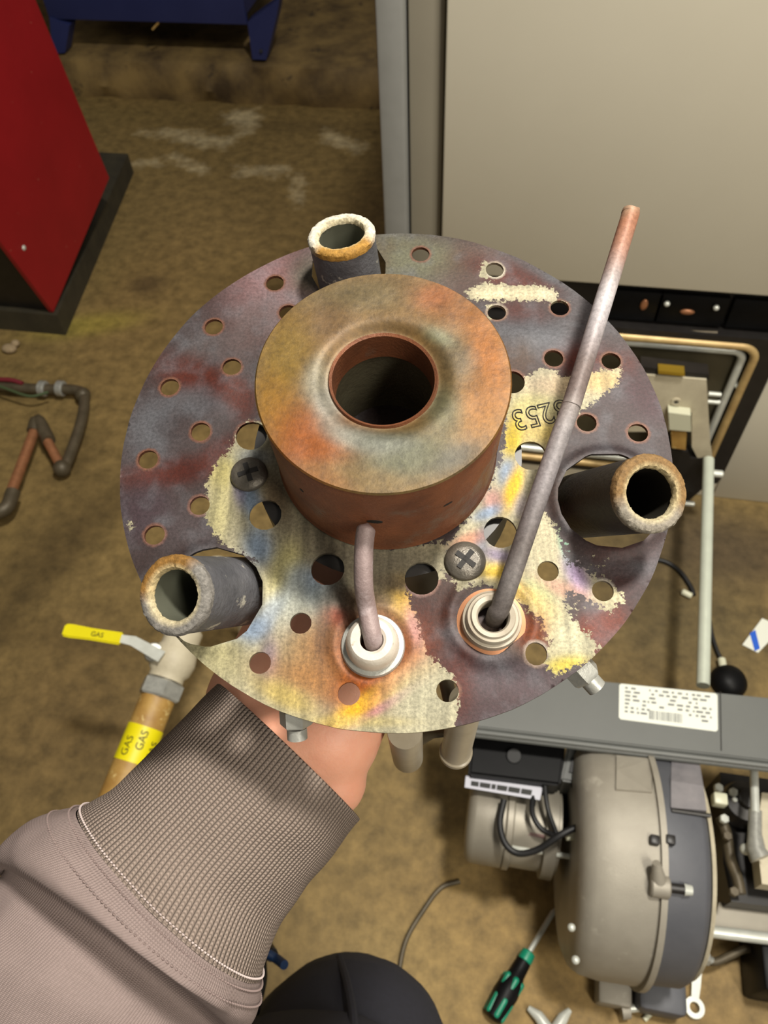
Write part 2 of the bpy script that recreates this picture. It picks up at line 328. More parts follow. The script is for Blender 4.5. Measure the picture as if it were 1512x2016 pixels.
# lower front: four pieces around the port
ox0, ox1, oz0, oz1 = -0.02, 0.452, 0.075, 0.438
pbox('lower_panel', 0.492, 0.80, YF + 0.005, YF + 0.06, 0.0, 0.45, M_door, boil)
pbox('lower_panel', -0.14, -0.06, YF + 0.005, YF + 0.06, 0.0, 0.45, M_door, boil)
pbox('lower_panel', -0.058, 0.490, YF + 0.005, YF + 0.06, 0.0, 0.05, M_door, boil)
def rrect(x0, x1, z0, z1, r, Y, n=8):
    out = []
    for cx_, cz_, a0 in ((x1 - r, z1 - r, 0), (x0 + r, z1 - r, 90), (x0 + r, z0 + r, 180), (x1 - r, z0 + r, 270)):
        for k in range(n + 1): a = math.radians(a0 + 90 * k / n); out.append(Vector((cx_ + r * math.cos(a), Y, cz_ + r * math.sin(a))))
    return out
def frame(bm, A, B, d):
    n = len(A); va = [bm.verts.new(p) for p in A]; vb = [bm.verts.new(p) for p in B]; vc = [bm.verts.new(p + d) for p in A]; vd = [bm.verts.new(p + d) for p in B]
    for i in range(n):
        j = (i + 1) % n
        for q in ((va[i], va[j], vb[j], vb[i]), (vc[i], vd[i], vd[j], vc[j]), (va[i], vc[i], vc[j], va[j]), (vb[i], vb[j], vd[j], vd[i])): bm.faces.new(q)
bm = NB(); frame(bm, rrect(-0.058, 0.488, 0.052, 0.456, .004, YF), rrect(ox0, ox1, oz0, oz1, .03, YF), Vector((0, .05, 0))); build('port_surround', bm, M_black, boil)
def ring_tube(bm, pts, r, n=10):
    pts = pts + [pts[0]]; tube(bm, pts, r, n, cap=False)
bm = NB(); ring_tube(bm, rrect(ox0 + .002, ox1 - .002, oz0, oz1 - .002, .03, YF + .002), .008); build('port_rim', bm, M_bronze, boil)
bm = NB(); ring_tube(bm, rrect(ox0 + .018, ox1 - .02, oz0 + .018, oz1 - .022, .02, YF + .012), .008); build('inner_rim', bm, M_bright, boil)
pbox('port_plate', ox0, ox1, YF + .02, YF + .045, oz0, oz1, M_olive, boil)
for p in ((1455, 722), (1452, 760)):
    q = at_y(*p, YF + .01); bm = NB(); ball(bm, q, .006); hexa(bm, q + Vector((0, .01, 0)), (0, -1, 0), .007, .008); build('bolt', bm, M_bright, boil)
# hinge plates with screws in the black band
for x0, x1 in ((1185, 1292), (1298, 1420), (1445, 1560)):
    a = at_y(x0, 570 + (x0 - 1185) * .09, YF + .02); b = at_y(x1, 640, YF + .02)
    o = pbox('hinge_plate', a.x, b.x, YF + .018, YF + .03, 0.462, 0.525, M_blackpl, boil, .003)
for p in ((1313, 598), (1410, 606)):
    q = at_y(*p, YF + .012); bm = NB(); ball(bm, q, .0055); build('screw', bm, M_bright, boil)
for p, s in (((1353, 614), (.013, .004, .006)), ((1268, 600), (.007, .004, .012))):
    q = at_y(*p, YF + .016); bm = NB(); ball(bm, q, 1, s); build('rivet', bm, M_copper, boil)
bm = NB(); a = at_y(1310, 651, YF + .01); b = at_y(1412, 655, YF + .01); tube(bm, [a, b], .003); build('latch_bar', bm, M_pipe, boil)
# burner flange standing in the port: casting with a hole, solenoid and brass strip
fl = thing('burner_flange', 'beige cast bracket with white solenoid block standing in the boiler port', 'bracket', (0.3, YF - .05, .1))
YB_ = YF - .06
def ply(pts, Y): return [at_y(x, y, Y) for x, y in pts]
bm = NB(); prism(bm, ply([(1230, 735), (1391, 748), (1400, 895), (1402, 900), (1375, 905), (1362, 880), (1362, 812), (1318, 808), (1318, 850), (1230, 850)], YB_), (0, .03, 0)); bmesh.ops.triangulate(bm, faces=bm.faces); build('casting', bm, M_beige, fl)
bm = NB(); q = at_y(1331, 790, YB_); lathe(bm, q - Vector((0, .003, 0)), (0, 1, 0), [(.009, 0), (.009, .004), (.0045, .004), (.0045, 0), (.009, 0)], 20, cap=False); lathe(bm, q, (0, 1, 0), [(.0046, -.0005), (0, -.0005)], 20, cap=False); build('boss', bm, [M_beige], fl)
bm = NB(); ball(bm, q - Vector((0, .0015, 0)), .0042, (1, .3, 1)); build('bore', bm, M_dark, fl)  # black lens painted as the shaded depth of the hole
bm = NB(); prism(bm, ply([(1316, 812), (1360, 818), (1361, 850), (1318, 846)], YB_ - .02), (0, .03, 0)); build('solenoid_block', bm, M_ivory, fl)
bm = NB(); prism(bm, ply([(1321, 853), (1352, 855), (1350, 886), (1323, 882)], YB_ - .015), (0, .03, 0)); build('connector', bm, M_yellowpipe, fl)
bm = NB(); prism(bm, ply([(1296, 730), (1348, 735), (1348, 741), (1296, 736)], YB_ - .005), (0, .02, 0)); build('brass_strip', bm, M_gold, fl)
bm = NB(); prism(bm, ply([(1262, 722), (1396, 738), (1396, 748), (1262, 736)], YB_ + .004), (0, .03, 0)); build('black_lip', bm, M_black, fl)
for p in ((1395, 775), (1393, 790)):
    q = at_y(*p, YB_ + .01); bm = NB(); cyl(bm, q, q + Vector((.022, 0, 0)), .0045); build('stud', bm, M_bright, fl)
bm = NB(); prism(bm, ply([(1310, 885), (1355, 890), (1360, 903), (1400, 902), (1398, 950), (1340, 1000), (1310, 990)], YB_ - .002), (0, .04, 0)); build('lower_bracket', bm, M_black, fl)
for p, s in (((1407, 932), .011), ((1352, 991), .008)):
    q = at_y(*p, YB_ - .02); bm = NB(); cyl(bm, q - Vector((.016, 0, 0)), q + Vector((.016, 0, 0)), s * .7, bev=.002); build('clamp_bolt', bm, M_bright, fl)

# ------------------------------------------------------------------ red casing
rp = at_x(105, 615, -1.27)
red = thing('red_boiler_casing', 'dark red enamelled boiler casing on a grimy base at upper left', 'boiler', (-1.6, 1.9, 0))
c1 = at_x(105, 615, -1.27); c2 = at_x(215, 350, -1.27); c3 = at_x(70, 0, -1.27); c0 = at_x(-60, 395, -1.27); c4 = at_x(-90, -500, -1.27)
top = c3 + (c3 - c2) * 1.2
bm = NB(); prism(bm, [c1, c2, top, c0 + (top - c2) * 1.3, c0], (-.012, 0, 0)); build('side_panel', bm, M_red, red)
bm = NB(); prism(bm, [c1 + Vector((-.014, .01, -.0)), c2 + Vector((-.014, -.01, 0)), top + Vector((-.014, -.01, 0)), c0 + (top - c2) * 1.3 + Vector((-.014, .02, 0)), c0 + Vector((-.014, .02, 0))], (-.5, 0, 0)); build('front_frame', bm, M_black, red)
q = at_x(47, 488, -1.27); bm = NB(); ball(bm, q, .007, (.6, 1, 1)); build('screw', bm, M_bright, red)
bm = NB(); b0, b1, b2 = at_z(130, 660, 0), at_z(232, 385, 0), at_z(-400, 655, 0)
prism(bm, [b0, b1 + Vector((0, .15, 0)), Vector((-2.3, b1.y + .15, 0)), Vector((-2.3, b0.y, 0))], (0, 0, .07)); build('plinth_base', bm, M_base, red)

# ------------------------------------------------------------------ blue casing
blu = thing('blue_cabinet', 'dark blue sheet metal cabinet on folded legs on the concrete step', 'cabinet', (-1.47, 3.2, .147))
Yb = 3.0; bl, br_ = at_y(97, 38, Yb), at_y(487, 50, Yb)
pbox('front_panel', bl.x, br_.x, Yb, Yb + .02, bl.z, .9, M_blue, blu, .004)
pbox('back_body', bl.x + .01, br_.x - .01, Yb + .03, Yb + .5, bl.z + .02, .88, M_blue, blu, .004)
for nm, pts in (('leg', [(97, 34), (137, 50), (128, 104), (104, 106)]), ('leg', [(487, 44), (545, 0), (560, -60), (545, 30), (524, 118), (497, 117)])):
    bm = NB(); prism(bm, [at_y(x, y, Yb - .004) for x, y in pts], (0, .06, 0)); bmesh.ops.triangulate(bm, faces=bm.faces); build(nm, bm, M_blue, blu)
bm = NB(); cyl(bm, at_y(514, 100, Yb - .012), at_y(514, 100, Yb), .006); build('bolt', bm, M_dark, blu)
bm = NB(); cyl(bm, at_y(312, 45, Yb - .01), at_y(300, 58, Yb - .02), .004); build('tag_clip', bm, M_yellowpipe, blu)
pbox('under_shade', bl.x + .02, br_.x - .02, Yb + .04, Yb + .46, bl.z - .01, bl.z + .02, M_black, blu)  # black slab stands in for the shadow in the open space underneath

# ------------------------------------------------------------------ pipes at the left
def pathz(pts): return [at_z(x, y, z) for x, y, z in pts]
g = thing('conduit_run', 'dull grey pipe run with clamps and copper branches on the floor at left', 'pipe', at_z(160, 770, 0))
bm = NB(); tube(bm, smooth_path(pathz([(-80, 752, .03), (60, 765, .03), (150, 768, .03), (166, 785, .03), (160, 830, .03), (140, 890, .03), (125, 925, .03)]), 6), .0135, 14); build('pipe', bm, M_pipe, g)
for x, y in ((85, 765), (120, 765)):
    bm = NB(); q = at_z(x, y, .03); cyl(bm, q - Vector((.01, 0, 0)), q + Vector((.01, 0, 0)), .021, bev=.003); build('pipe_clamp', bm, M_steel, g)
bm = NB(); ball(bm, at_z(163, 777, .03), .02, n=14); build('elbow', bm, M_pipe, g)
bm = NB(); ball(bm, at_z(122, 922, .03), .021, n=14); build('elbow', bm, M_pipe, g)
g2 = g
bm = NB(); tube(bm, pathz([(16, 985, .05), (74, 832, .05)]), .0125, 16); build('copper_pipe', bm, M_copper, g2)
bm = NB(); tube(bm, pathz([(90, 862, .05), (122, 922, .03)]), .0115, 16); build('copper_pipe', bm, M_copper, g2)
bm = NB(); tube(bm, smooth_path(pathz([(66, 850, .05), (74, 828, .055), (90, 855, .05), (96, 868, .05)]), 5), .0165, 14); build('elbow', bm, M_pipe, g2)
bm = NB(); tube(bm, smooth_path(pathz([(26, 968, .05), (12, 1000, .05), (-20, 1012, .05)]), 5), .0165, 14); build('elbow', bm, M_pipe, g2)
for nm, m, pts, lb in (('electric_wire', M_redwire, [(-20, 747, .05), (20, 748, .05), (45, 755, .045)], 'thick red wire lying along the grey conduit'), ('electric_wire', M_greenwire, [(-20, 752, .06), (20, 768, .055), (60, 780, .05), (95, 772, .05)], 'thin green wire trailing below the grey conduit')):
    bm = NB(); tube(bm, smooth_path(pathz(pts), 6), .006 if m is M_redwire else .0035, 8); o = build(nm, bm, m); meta(o, lb, 'wire', 'wires by the conduit')
bm = NB(); ball(bm, at_z(18, 686, .012), .02, (1.1, .8, .6), 10); ball(bm, at_z(30, 676, .014), .012, (1, 1, .8), 10)
o = build('stone_chip', bm, M_label, smooth=False); meta(o, 'pale chip of rubble on the floor below the red casing', 'rubble'); o.data.materials[0] = mat('rubble', S(170, 150, 118), S(140, 120, 90), .8)

# ------------------------------------------------------------------ gas pipe, valve and lever
gp0, gp1 = at_z(195, 1660, .30), at_z(312, 1372, .34)
gas = thing('gas_valve', 'gas pipe with ball valve, yellow taped lever and yellow marker band', 'valve', (gp0.x, gp0.y, .0))
d = (gp1 - gp0).normalized(); far = gp1 + d * .5
rg = 34 / F * (RC.transposed() @ (gp1 - EYE)).z
bm = NB(); cyl(bm, gp0 - d * .12, gp1 + d * .01, rg, n=32); build('pipe', bm, M_yellowpipe, gas)
t0, t1 = at_z(243, 1498, .32), at_z(278, 1430, .33)
t0 = gp0 + d * ((t0 - gp0).dot(d)); t1 = gp0 + d * ((t1 - gp0).dot(d))
bm = NB(); lathe(bm, t0, t1 - t0, [(rg + .0008, 0), (rg + .0008, (t1 - t0).length)], 32, cap=False); tp = build('marker_band', bm, M_tape, gas)
tocam = (EYE - t0).normalized(); tu = (tocam - d * tocam.dot(d)).normalized(); tv = tu.cross(d)
mid = (t0 + t1) / 2
for k, (off, ang) in enumerate(((-.004, -48), (.006, -4), (-.006, 34))):
    b2 = text_mesh('GAS', .015)
    for v in b2.verts:
        x, y = v.co.x, v.co.y; a = math.radians(ang) + y / rg
        v.co = mid + d * (off + x) + (tu * math.cos(a) + tv * math.sin(a)) * (rg + .0014)
    build('lettering', b2, M_ink, tp, smooth=False)
bm = NB(); lathe(bm, gp1 - d * .002, d, [(rg + .004, 0), (rg + .007, .003), (rg + .007, .024), (rg + .003, .027)], 6); build('union_nut', bm, M_steel, gas)
bm = NB(); lathe(bm, gp1 + d * .026, d, [(rg + .001, 0), (rg + .001, .008), (rg + .006, .014), (rg + .009, .03), (rg + .006, .046), (rg + .002, .052), (rg + .002, .08), (.018, .09)], 32); build('valve_body', bm, M_beige, gas)
vb = at_z(303, 1284, .38); bm = NB(); cyl(bm, vb - tu * .02, vb + tu * .004, .014, bev=.002); hexa(bm, vb + tu * .004, tu, .007, .006); build('stem_nut', bm, M_steel, gas)
h0, h1, h2, h3 = at_z(305, 1286, .39), at_z(262, 1262, .39), at_z(240, 1258, .395), at_z(125, 1240, .395)
def bar(bm, pts, wd, th, up):
    n = len(pts); rows = []
    for i, p in enumerate(pts):
        dd = (pts[min(i + 1, n - 1)] - pts[max(i - 1, 0)]).normalized(); s = dd.cross(up).normalized(); w_ = wd[i] if isinstance(wd, list) else wd
        rows.append([bm.verts.new(p + s * a * w_ / 2 + up * b * th / 2) for a, b in ((-1, -1), (1, -1), (1, 1), (-1, 1))])
    for a, b in zip(rows, rows[1:]):
        for k in range(4): bm.faces.new((a[k], a[(k + 1) % 4], b[(k + 1) % 4], b[k]))
    bm.faces.new(rows[0]); bm.faces.new(rows[-1])
bm = NB(); bar(bm, [h0 + (h0 - h1) * .3, h1, h2, h2 + (h3 - h2) * .3], [.018, .015, .012, .01], .004, tu); build('lever', bm, M_bright, gas)
bm = NB(); bar(bm, [h2, h2 + (h3 - h2) * .5, h2 + (h3 - h2) * .9, h3], [.019, .018, .021, .018], .007, tu); bmesh.ops.bevel(bm, geom=list(bm.edges), offset=.002, segments=2, affect='EDGES'); lv = build('lever_grip', bm, M_tape, gas)
b2 = text_mesh('GAS', .011); dd = (h2 - h3).normalized(); ss = tu.cross(dd)
for v in b2.verts: v.co = h2 + (h3 - h2) * .42 + dd * v.co.x + ss * v.co.y + tu * .0045
build('lettering', b2, M_ink, lv, smooth=False)
bm = NB(); cyl(bm, at_z(350, 1262, .33), at_z(430, 1120, .30), .022); build('outlet_pipe', bm, M_beige, gas)
pe = gp0 - d * .12; bm = NB(); tube(bm, smooth_path([pe + d * .01, pe - d * .03, pe - d * .05 - Vector((0, 0, .03)), Vector((pe.x - d.x * .055, pe.y - d.y * .055, .1)), Vector((pe.x - d.x * .055, pe.y - d.y * .055, .0))], 8), rg, 28); build('riser_pipe', bm, M_yellowpipe, gas)
pe = at_z(430, 1120, .30); bm = NB(); tube(bm, smooth_path([at_z(425, 1130, .30), pe, Vector((pe.x + .01, pe.y + .01, .22)), Vector((pe.x + .01, pe.y + .01, 0))], 8), .022, 24); build('riser_pipe', bm, M_beige, gas)

# ------------------------------------------------------------------ burner standing in front of the port
bur = thing('gas_burner', 'large grey and black gas burner standing on the floor at lower right', 'burner', (0.27, 0.36, 0))
def Zp(pts, z): return [at_z(x, y, z) for x, y in pts]
zs = .32
sl = Zp([(900, 1312), (1640, 1386), (1640, 1513), (900, 1427)], zs)
bm = NB(); prism(bm, sl, (0, 0, -.012)); bmesh.ops.bevel(bm, geom=list(bm.edges), offset=.002, segments=2, affect='EDGES'); cov = build('cover', bm, M_slab, bur)
bm = NB()
for k, (dy, dz) in enumerate(((-.003, -.009), (-.005, -.016), (-.003, -.023))):
    tube(bm, [sl[3] + Vector((0, dy, dz)), sl[2] + Vector((0, dy, dz))], .0042, 8)
build('ribbed_edge', bm, M_slab, bur)
bm = NB(); prism(bm, [p + Vector((0, 0, -.012)) for p in Zp([(900, 1330), (1640, 1400), (1640, 1490), (900, 1405)], zs)], (0, 0, -.05)); build('cover_gap_black', bm, M_blackpl, bur)  # black block fills the dark gap under the cover, shade as colour
bm = NB(); tube(bm, Zp([(1418, 1362), (1420, 1478)], zs + .0002), .0008, 6); build('joint_line', bm, M_black, bur)
LQ = Zp([(1219, 1346), (1412, 1366), (1413, 1441), (1218, 1416)], zs)
def lq(u, v, h=.0012): a = LQ[0].lerp(LQ[1], u); b = LQ[3].lerp(LQ[2], u); return a.lerp(b, v) + Vector((0, 0, h))
bm = NB(); prism(bm, [lq(.02, 0, 0), lq(.98, 0, 0), lq(1, .05, 0), lq(1, .95, 0), lq(.98, 1, 0), lq(.02, 1, 0), lq(0, .95, 0), lq(0, .05, 0)], (0, 0, .0008)); pl_ = build('rating_label', bm, M_label, bur, smooth=False)
bm = NB(); rr = random.Random(3)
def dash(u0, u1, v0, v1):
    bm.faces.new([bm.verts.new(lq(u, v)) for u, v in ((u0, v0), (u1, v0), (u1, v1), (u0, v1))])
for row in range(7):
    v = .08 + row * .11; u = .06
    while u < .93:
        wdt = rr.uniform(.015, .07)
        if not (row > 3 and .3 < u < .7) or row == 4: dash(u, min(.94, u + wdt), v, v + .055)
        u += wdt + rr.uniform(.015, .05) + (.1 if rr.random() < .2 else 0)
u = .31
while u < .64: dash(u, u + rr.uniform(.004, .012), .66, .9); u += .018
build('printing', bm, M_greyink, pl_, smooth=False)
# fan housing: two halves of a drum on a left-right axis
VC = Vector((0, .33, .172)); AX = Vector((math.cos(.045), math.sin(.045), 0))
def drum(prof, n=96):
    b = NB(); lathe(b, VC, AX, [(r, h) for r, h in prof], n, ref=Vector((0, 0, 1))); return b
f0, f1, f2 = .165, .268, .332
build('fan_housing_half', drum([(.02, f0 + .004), (.12, f0), (.140, f0 + .003), (.153, f0 + .010), (.160, f0 + .022), (.164, f0 + .045), (.165, f1 - .004), (.13, f1 - .004)]), M_cast, bur)
build('fan_housing_half', drum([(.12, f1 + .004), (.161, f1 + .004), (.160, f2 - .012), (.155, f2 - .004), (.146, f2), (.02, f2)]), M_cast2, bur, label='darker right half of the fan housing')
build('seam_flange', drum([(.1, f1 - .004), (.171, f1 - .004), (.171, f1 + .004), (.1, f1 + .004)]), M_cast, bur)
def on_drum(px, py, R=.165):
    r = ray(px, py); o = EYE - VC; a = AX; r2 = r - a * r.dot(a); o2 = o - a * o.dot(a); A, B, Cc = r2.dot(r2), 2 * r2.dot(o2), o2.dot(o2) - R * R; D = max(0, B * B - 4 * A * Cc)
    t = (-B - math.sqrt(D)) / 2 / A; p = EYE + r * t; n = (p - VC); n = (n - a * n.dot(a)).normalized(); return p, n
def pad(name, pts, R, h, m, root=bur, label=None):
    P = [on_drum(x, y, R) for x, y in pts]; b = NB(); v0 = [b.verts.new(p - n * .004) for p, n in P]; v1 = [b.verts.new(p + n * h) for p, n in P]; b.faces.new(v1); b.faces.new(v0[::-1])
    for i in range(len(P)): j = (i + 1) % len(P); b.faces.new((v0[i], v0[j], v1[j], v1[i]))
    return build(name, b, m, root, label=label, smooth=False)
pad('raised_pad', [(1213, 1490), (1284, 1497), (1284, 1540), (1283, 1562), (1212, 1556), (1213, 1520)], .165, .003, M_cast)
pad('raised_pad', [(1322, 1492), (1376, 1500), (1384, 1550), (1390, 1598), (1320, 1592), (1320, 1540)], .161, .003, mat('powdery_pad', S(138, 134, 136), S(108, 106, 110), .6, 0, 30, .5))
bm = NB(); tube(bm, [on_drum(1322, 1595, .162)[0], on_drum(1398, 1606, .162)[0]], .003, 8); build('rib', bm, M_black, bur)
for py in (1655, 1470 + 40):
    for px in ((1287, 1318) if py == 1655 else ()):
        p, n = on_drum(px, py, .165); b = NB(); box(b, p + n * .003, (.012, .012, .012), bev=.002); build('seam_clip', b, M_black, bur)
p, n = on_drum(1298, 1745, .168); bm = NB(); cyl(bm, p - AX * .012, p + AX * .012, .014, bev=.002); cyl(bm, p - AX * .01 + Vector((0, .02, .03)), p, .005, .012); build('lug', bm, M_cast, bur)
bm = NB(); cyl(bm, p + AX * .013, p + AX * .03, .006); build('lug_bush', bm, M_black, bur)
bm = NB(); cyl(bm, p + AX * .03, p + AX * .04, .0075, .006); build('bolt', bm, M_bright, bur)
p, n = on_drum(1265, 1940, .168); bm = NB(); box(bm, Vector((p.x - .005, .19, .02)), (.05, .05, .04), bev=.006); build('foot_bracket', bm, M_cast, bur)
bm = NB(); box(bm, Vector((.33, .2, .03)), (.07, .07, .055), bev=.01); build('foot_bracket', bm, M_cast2, bur)
bm = NB(); cyl(bm, at_z(1240, 1985, .02), at_z(1268, 1982, .02), .006); build('bolt', bm, M_bright, bur)
bm = NB(); cyl(bm, at_z(1222, 1990, .02), at_z(1238, 1988, .02), .012); build('nut', bm, M_cast, bur)
for q in ((1125, 1826), (1133, 1890)):
    bm = NB(); a = at_x(q[0], q[1], .16); ball(bm, a, .005); build('bolt', bm, M_bright, bur)
pad('small_label', [(1262, 1475), (1292, 1479), (1292, 1486), (1262, 1482)], .166, .006, M_label)
# control box and name strip
bm = NB(); prism(bm, Zp([(930, 1441), (1114, 1466), (1104, 1546), (922, 1524)], .262), (0, 0, -.055)); bmesh.ops.bevel(bm, geom=list(bm.edges), offset=.004, segments=3, affect='EDGES'); cb = build('control_box', bm, M_blackpl, bur)
bm = NB(); cyl(bm, at_z(1012, 1488, .262), at_z(1012, 1488, .268), .011, bev=.001); build('reset_button', bm, M_rubber, cb)
sp = Zp([(917, 1527), (1068, 1549), (1063, 1573), (915, 1548)], .245)
bm = NB(); prism(bm, sp, (0, -.002, .001)); ns = build('name_strip', bm, M_label2, bur, smooth=False)
bm = NB(); u = .08
while u < .88:
    wd = rr.uniform(.03, .16); q = [sp[0].lerp(sp[1], a).lerp(sp[3].lerp(sp[2], a), b) + Vector((0, -.0025, .0025)) for a, b in ((u, .3), (u + wd, .3), (u + wd, .72), (u, .72))]; bm.faces.new([bm.verts.new(v) for v in q]); u += wd + .018
build('printing', bm, M_ink, ns, smooth=False)
bm = NB(); prism(bm, Zp([(1120, 1457), (1190, 1468), (1168, 1548), (1104, 1536)], .256), (0, 0, -.06)); bmesh.ops.bevel(bm, geom=list(bm.edges), offset=.003, segments=2, affect='EDGES'); sw = build('switch_box', bm, M_slab, bur)
bm = NB(); prism(bm, Zp([(1126, 1462), (1167, 1467), (1165, 1477), (1124, 1472)], .257), (0, 0, .001)); build('switch_label', bm, M_label, sw, smooth=False)
bm = NB(); prism(bm, Zp([(1126, 1493), (1163, 1498), (1156, 1527), (1120, 1521)], .257), (0, 0, .003)); rk = build('rocker', bm, M_rubber, sw, smooth=False)
bm = NB(); prism(bm, Zp([(1138, 1502), (1152, 1504), (1150, 1510), (1136, 1508)], .2605), (0, 0, .001)); build('rocker_mark', bm, M_greyink, rk, smooth=False)
# motor
MC = Vector((0, .364, .16)); mx0, mx1 = .018, .155
bm = NB(); lathe(bm, MC, (1, 0, 0), [(.02, mx0 - .002), (.056, mx0), (.063, mx0 + .006), (.065, mx0 + .012), (.065, mx0 + .055), (.061, mx0 + .057), (.061, mx1), (.02, mx1)], 56); build('motor', bm, M_motor, bur)
bm = NB(); lathe(bm, MC, (1, 0, 0), [(.063, mx0 + .056), (.0665, mx0 + .058), (.0665, mx0 + .066), (.063, mx0 + .068)], 56, cap=False); lathe(bm, MC, (1, 0, 0), [(.06, mx1 - .025), (.070, mx1 - .023), (.070, mx1 - .006), (.06, mx1 - .004)], 56, cap=False); build('motor_band', bm, M_motor, bur)
bm = NB(); tube(bm, [at_z(982, 1664, .2), at_z(1132, 1688, .2)], .004, 8); build('tie_rod', bm, M_bright, bur)
bm = NB(); tube(bm, [at_z(1040, 1640, .21), at_z(1078, 1648, .21)], .006, 8); build('clamp', bm, mat('faded_red', S(120, 90, 86), None, .5), bur)
bm = NB(); prism(bm, Zp([(1088, 1548), (1180, 1560), (1150, 1620), (1092, 1610)], .2), (0, 0, -.07)); build('terminal_block', bm, M_blackpl, bur)
for nm, pts, r in (('cable', [(992, 1575, .24), (984, 1620, .24), (994, 1660, .24), (1020, 1680, .24), (1060, 1672, .25), (1110, 1640, .27), (1180, 1612, .27)], .0048), ('cable', [(1050, 1560, .24), (1048, 1600, .25), (1064, 1630, .25), (1090, 1645, .24)], .004),
                   ('cable', [(1072, 1540, .25), (1078, 1590, .25), (1095, 1640, .24)], .0035), ('cable', [(1150, 1548, .25), (1168, 1580, .25), (1165, 1620, .24)], .004), ('cable', [(1126, 1540, .25), (1140, 1580, .25), (1142, 1610, .24)], .0035)):
    bm = NB(); tube(bm, smooth_path([at_z(*q) for q in pts], 6), r, 10); build(nm, bm, M_rubber, bur)
bm = NB(); a, b = at_z(1114, 1646, .25), at_z(1140, 1644, .25); cyl(bm, a, b, .0065, n=12); cyl(bm, b, at_z(1162, 1645, .25), .010, n=6); cyl(bm, at_z(1162, 1645, .25), at_z(1172, 1646, .25), .007, .004, n=10); build('white_connector', bm, M_ivory, bur)
# gas train at the right edge
bm = NB(); prism(bm, Zp([(1418, 1520), (1640, 1552), (1640, 1800), (1440, 1775), (1424, 1700)], .14), (0, 0, -.10)); build('valve_block', bm, M_black, bur)
bm = NB(); lathe(bm, at_z(1455, 1590, .15), (0, 0, 1), [(.032, 0), (.034, .02), (.03, .035), (.016, .04), (.014, .048), (0, .05)], 28); build('round_cover', bm, M_black, bur)
bm = NB(); tube(bm, smooth_path(Zp([(1418, 1610), (1430, 1640), (1438, 1690), (1452, 1730), (1458, 1760)], .17), 5), [.008] * 21, 10); build('cast_arm', bm, M_pipe, bur)
bm = NB(); tube(bm, Zp([(1484, 1512), (1487, 1600)], .24), .006, 14); build('linkage_rod', bm, M_bright, bur)
bm = NB(); tube(bm, Zp([(1487, 1596), (1486, 1640), (1488, 1672), (1498, 1690)], .235), [.009, .0095, .013, .015], 14); build('linkage_sleeve', bm, M_steel, bur)
bm = NB(); ball(bm, at_z(1468, 1672, .22), .008); build('ball_joint', bm, M_bright, bur)
bm = NB(); box(bm, at_z(1416, 1575, .2), (.02, .018, .02), bev=.003); build('square_nut', bm, M_ivory, bur)
for q in ((1413, 1553), (1424, 1614), (1442, 1562), (1444, 1577), (1430, 1648), (1443, 1757)):
    bm = NB(); hexa(bm, at_z(*q, .185), (0, 0, 1), .007 if q[1] != 1577 else .004, .008); build('bolt', bm, M_bright if q[1] < 1615 else M_pipe, bur)
bm = NB(); prism(bm, Zp([(1500, 1560), (1640, 1580), (1640, 1760), (1500, 1740), (1490, 1650)], .2), (0, 0, -.03)); build('bracket_plate', bm, M_beige, bur)
bm = NB(); lathe(bm, VC, AX, [(.04, f2 + .001), (.148, f2 + .001), (.150, f2 + .004), (.148, f2 + .006), (.04, f2 + .006)], 72, ref=Vector((0, 0, 1))); build('mounting_flange', bm, M_beige, bur)
bm = NB(); prism(bm, Zp([(1416, 1776), (1640, 1800), (1640, 1862), (1400, 1832)], .10), (0, 0, -.02)); build('base_plate', bm, M_motor, bur)
bm = NB(); tube(bm, Zp([(1392, 1833), (1660, 1866)], .11), .0085, 16); build('support_rod', bm, M_bright, bur)
bm = NB(); tube(bm, smooth_path(Zp([(1386, 1889), (1410, 1893), (1440, 1880), (1470, 1868), (1530, 1872)], .05), 6), .006, 12); build('drain_hose', bm, M_pipe, bur)
bm = NB(); hexa(bm, at_z(1380, 1884, .055), (1, 0, 0), .010, .012); cyl(bm, at_z(1378, 1884, .055), at_z(1402, 1892, .05), .006); build('hose_fitting', bm, M_steel, bur)
bm = NB(); box(bm, at_z(1520, 1905, .05), (.06, .08, .1), bev=.006); build('junction_box', bm, M_blackpl, bur)
# slide rod from the port to the burner
bm = NB(); tube(bm, [at_z(1395, 905, .2), at_z(1384, 1350, .2)], .0108, 24); o = build('slide_rod', bm, mat('pale_plated_rod', S(205, 212, 196), S(190, 196, 182), .35, .15)); meta(o, 'bright steel slide rod running from the boiler port to the burner cover', 'rod')

# ------------------------------------------------------------------ loose things on the floor
def fcable(name, pts, r, label, m=M_rubber):
    bm = NB(); tube(bm, smooth_path([at_z(x, y, r) for x, y in pts], 8), r, 10); o = build(name, bm, m); meta(o, label, 'cable'); return o
cc1 = thing('plug_cable', 'black cable curving behind the plate tip with a white end', 'cable', at_z(1330, 1130, 0))
bm = NB(); tube(bm, smooth_path([at_z(x, y, .005) for x, y in [(1240, 1100), (1300, 1103), (1335, 1122), (1358, 1152), (1366, 1172)]], 8), .005, 10); build('cord', bm, M_rubber, cc1)
bm = NB(); cyl(bm, at_z(1362, 1174, .008), at_z(1342, 1164, .008), .0065, bev=.002); build('white_plug', bm, M_ivory, cc1)
cc2 = thing('sensor_lead', 'thin black lead with white tip running to a black knob behind the burner cover', 'cable', at_z(1420, 1300, 0))
bm = NB(); tube(bm, smooth_path([at_z(x, y, .006) for x, y in [(1396, 1215), (1402, 1250), (1412, 1282), (1420, 1298)]], 6), .004, 10); build('cord', bm, M_rubber, cc2)
bm = NB(); cyl(bm, at_z(1420, 1296, .012), at_z(1424, 1316, .012), .0075, bev=.002); build('white_tip', bm, M_ivory, cc2)
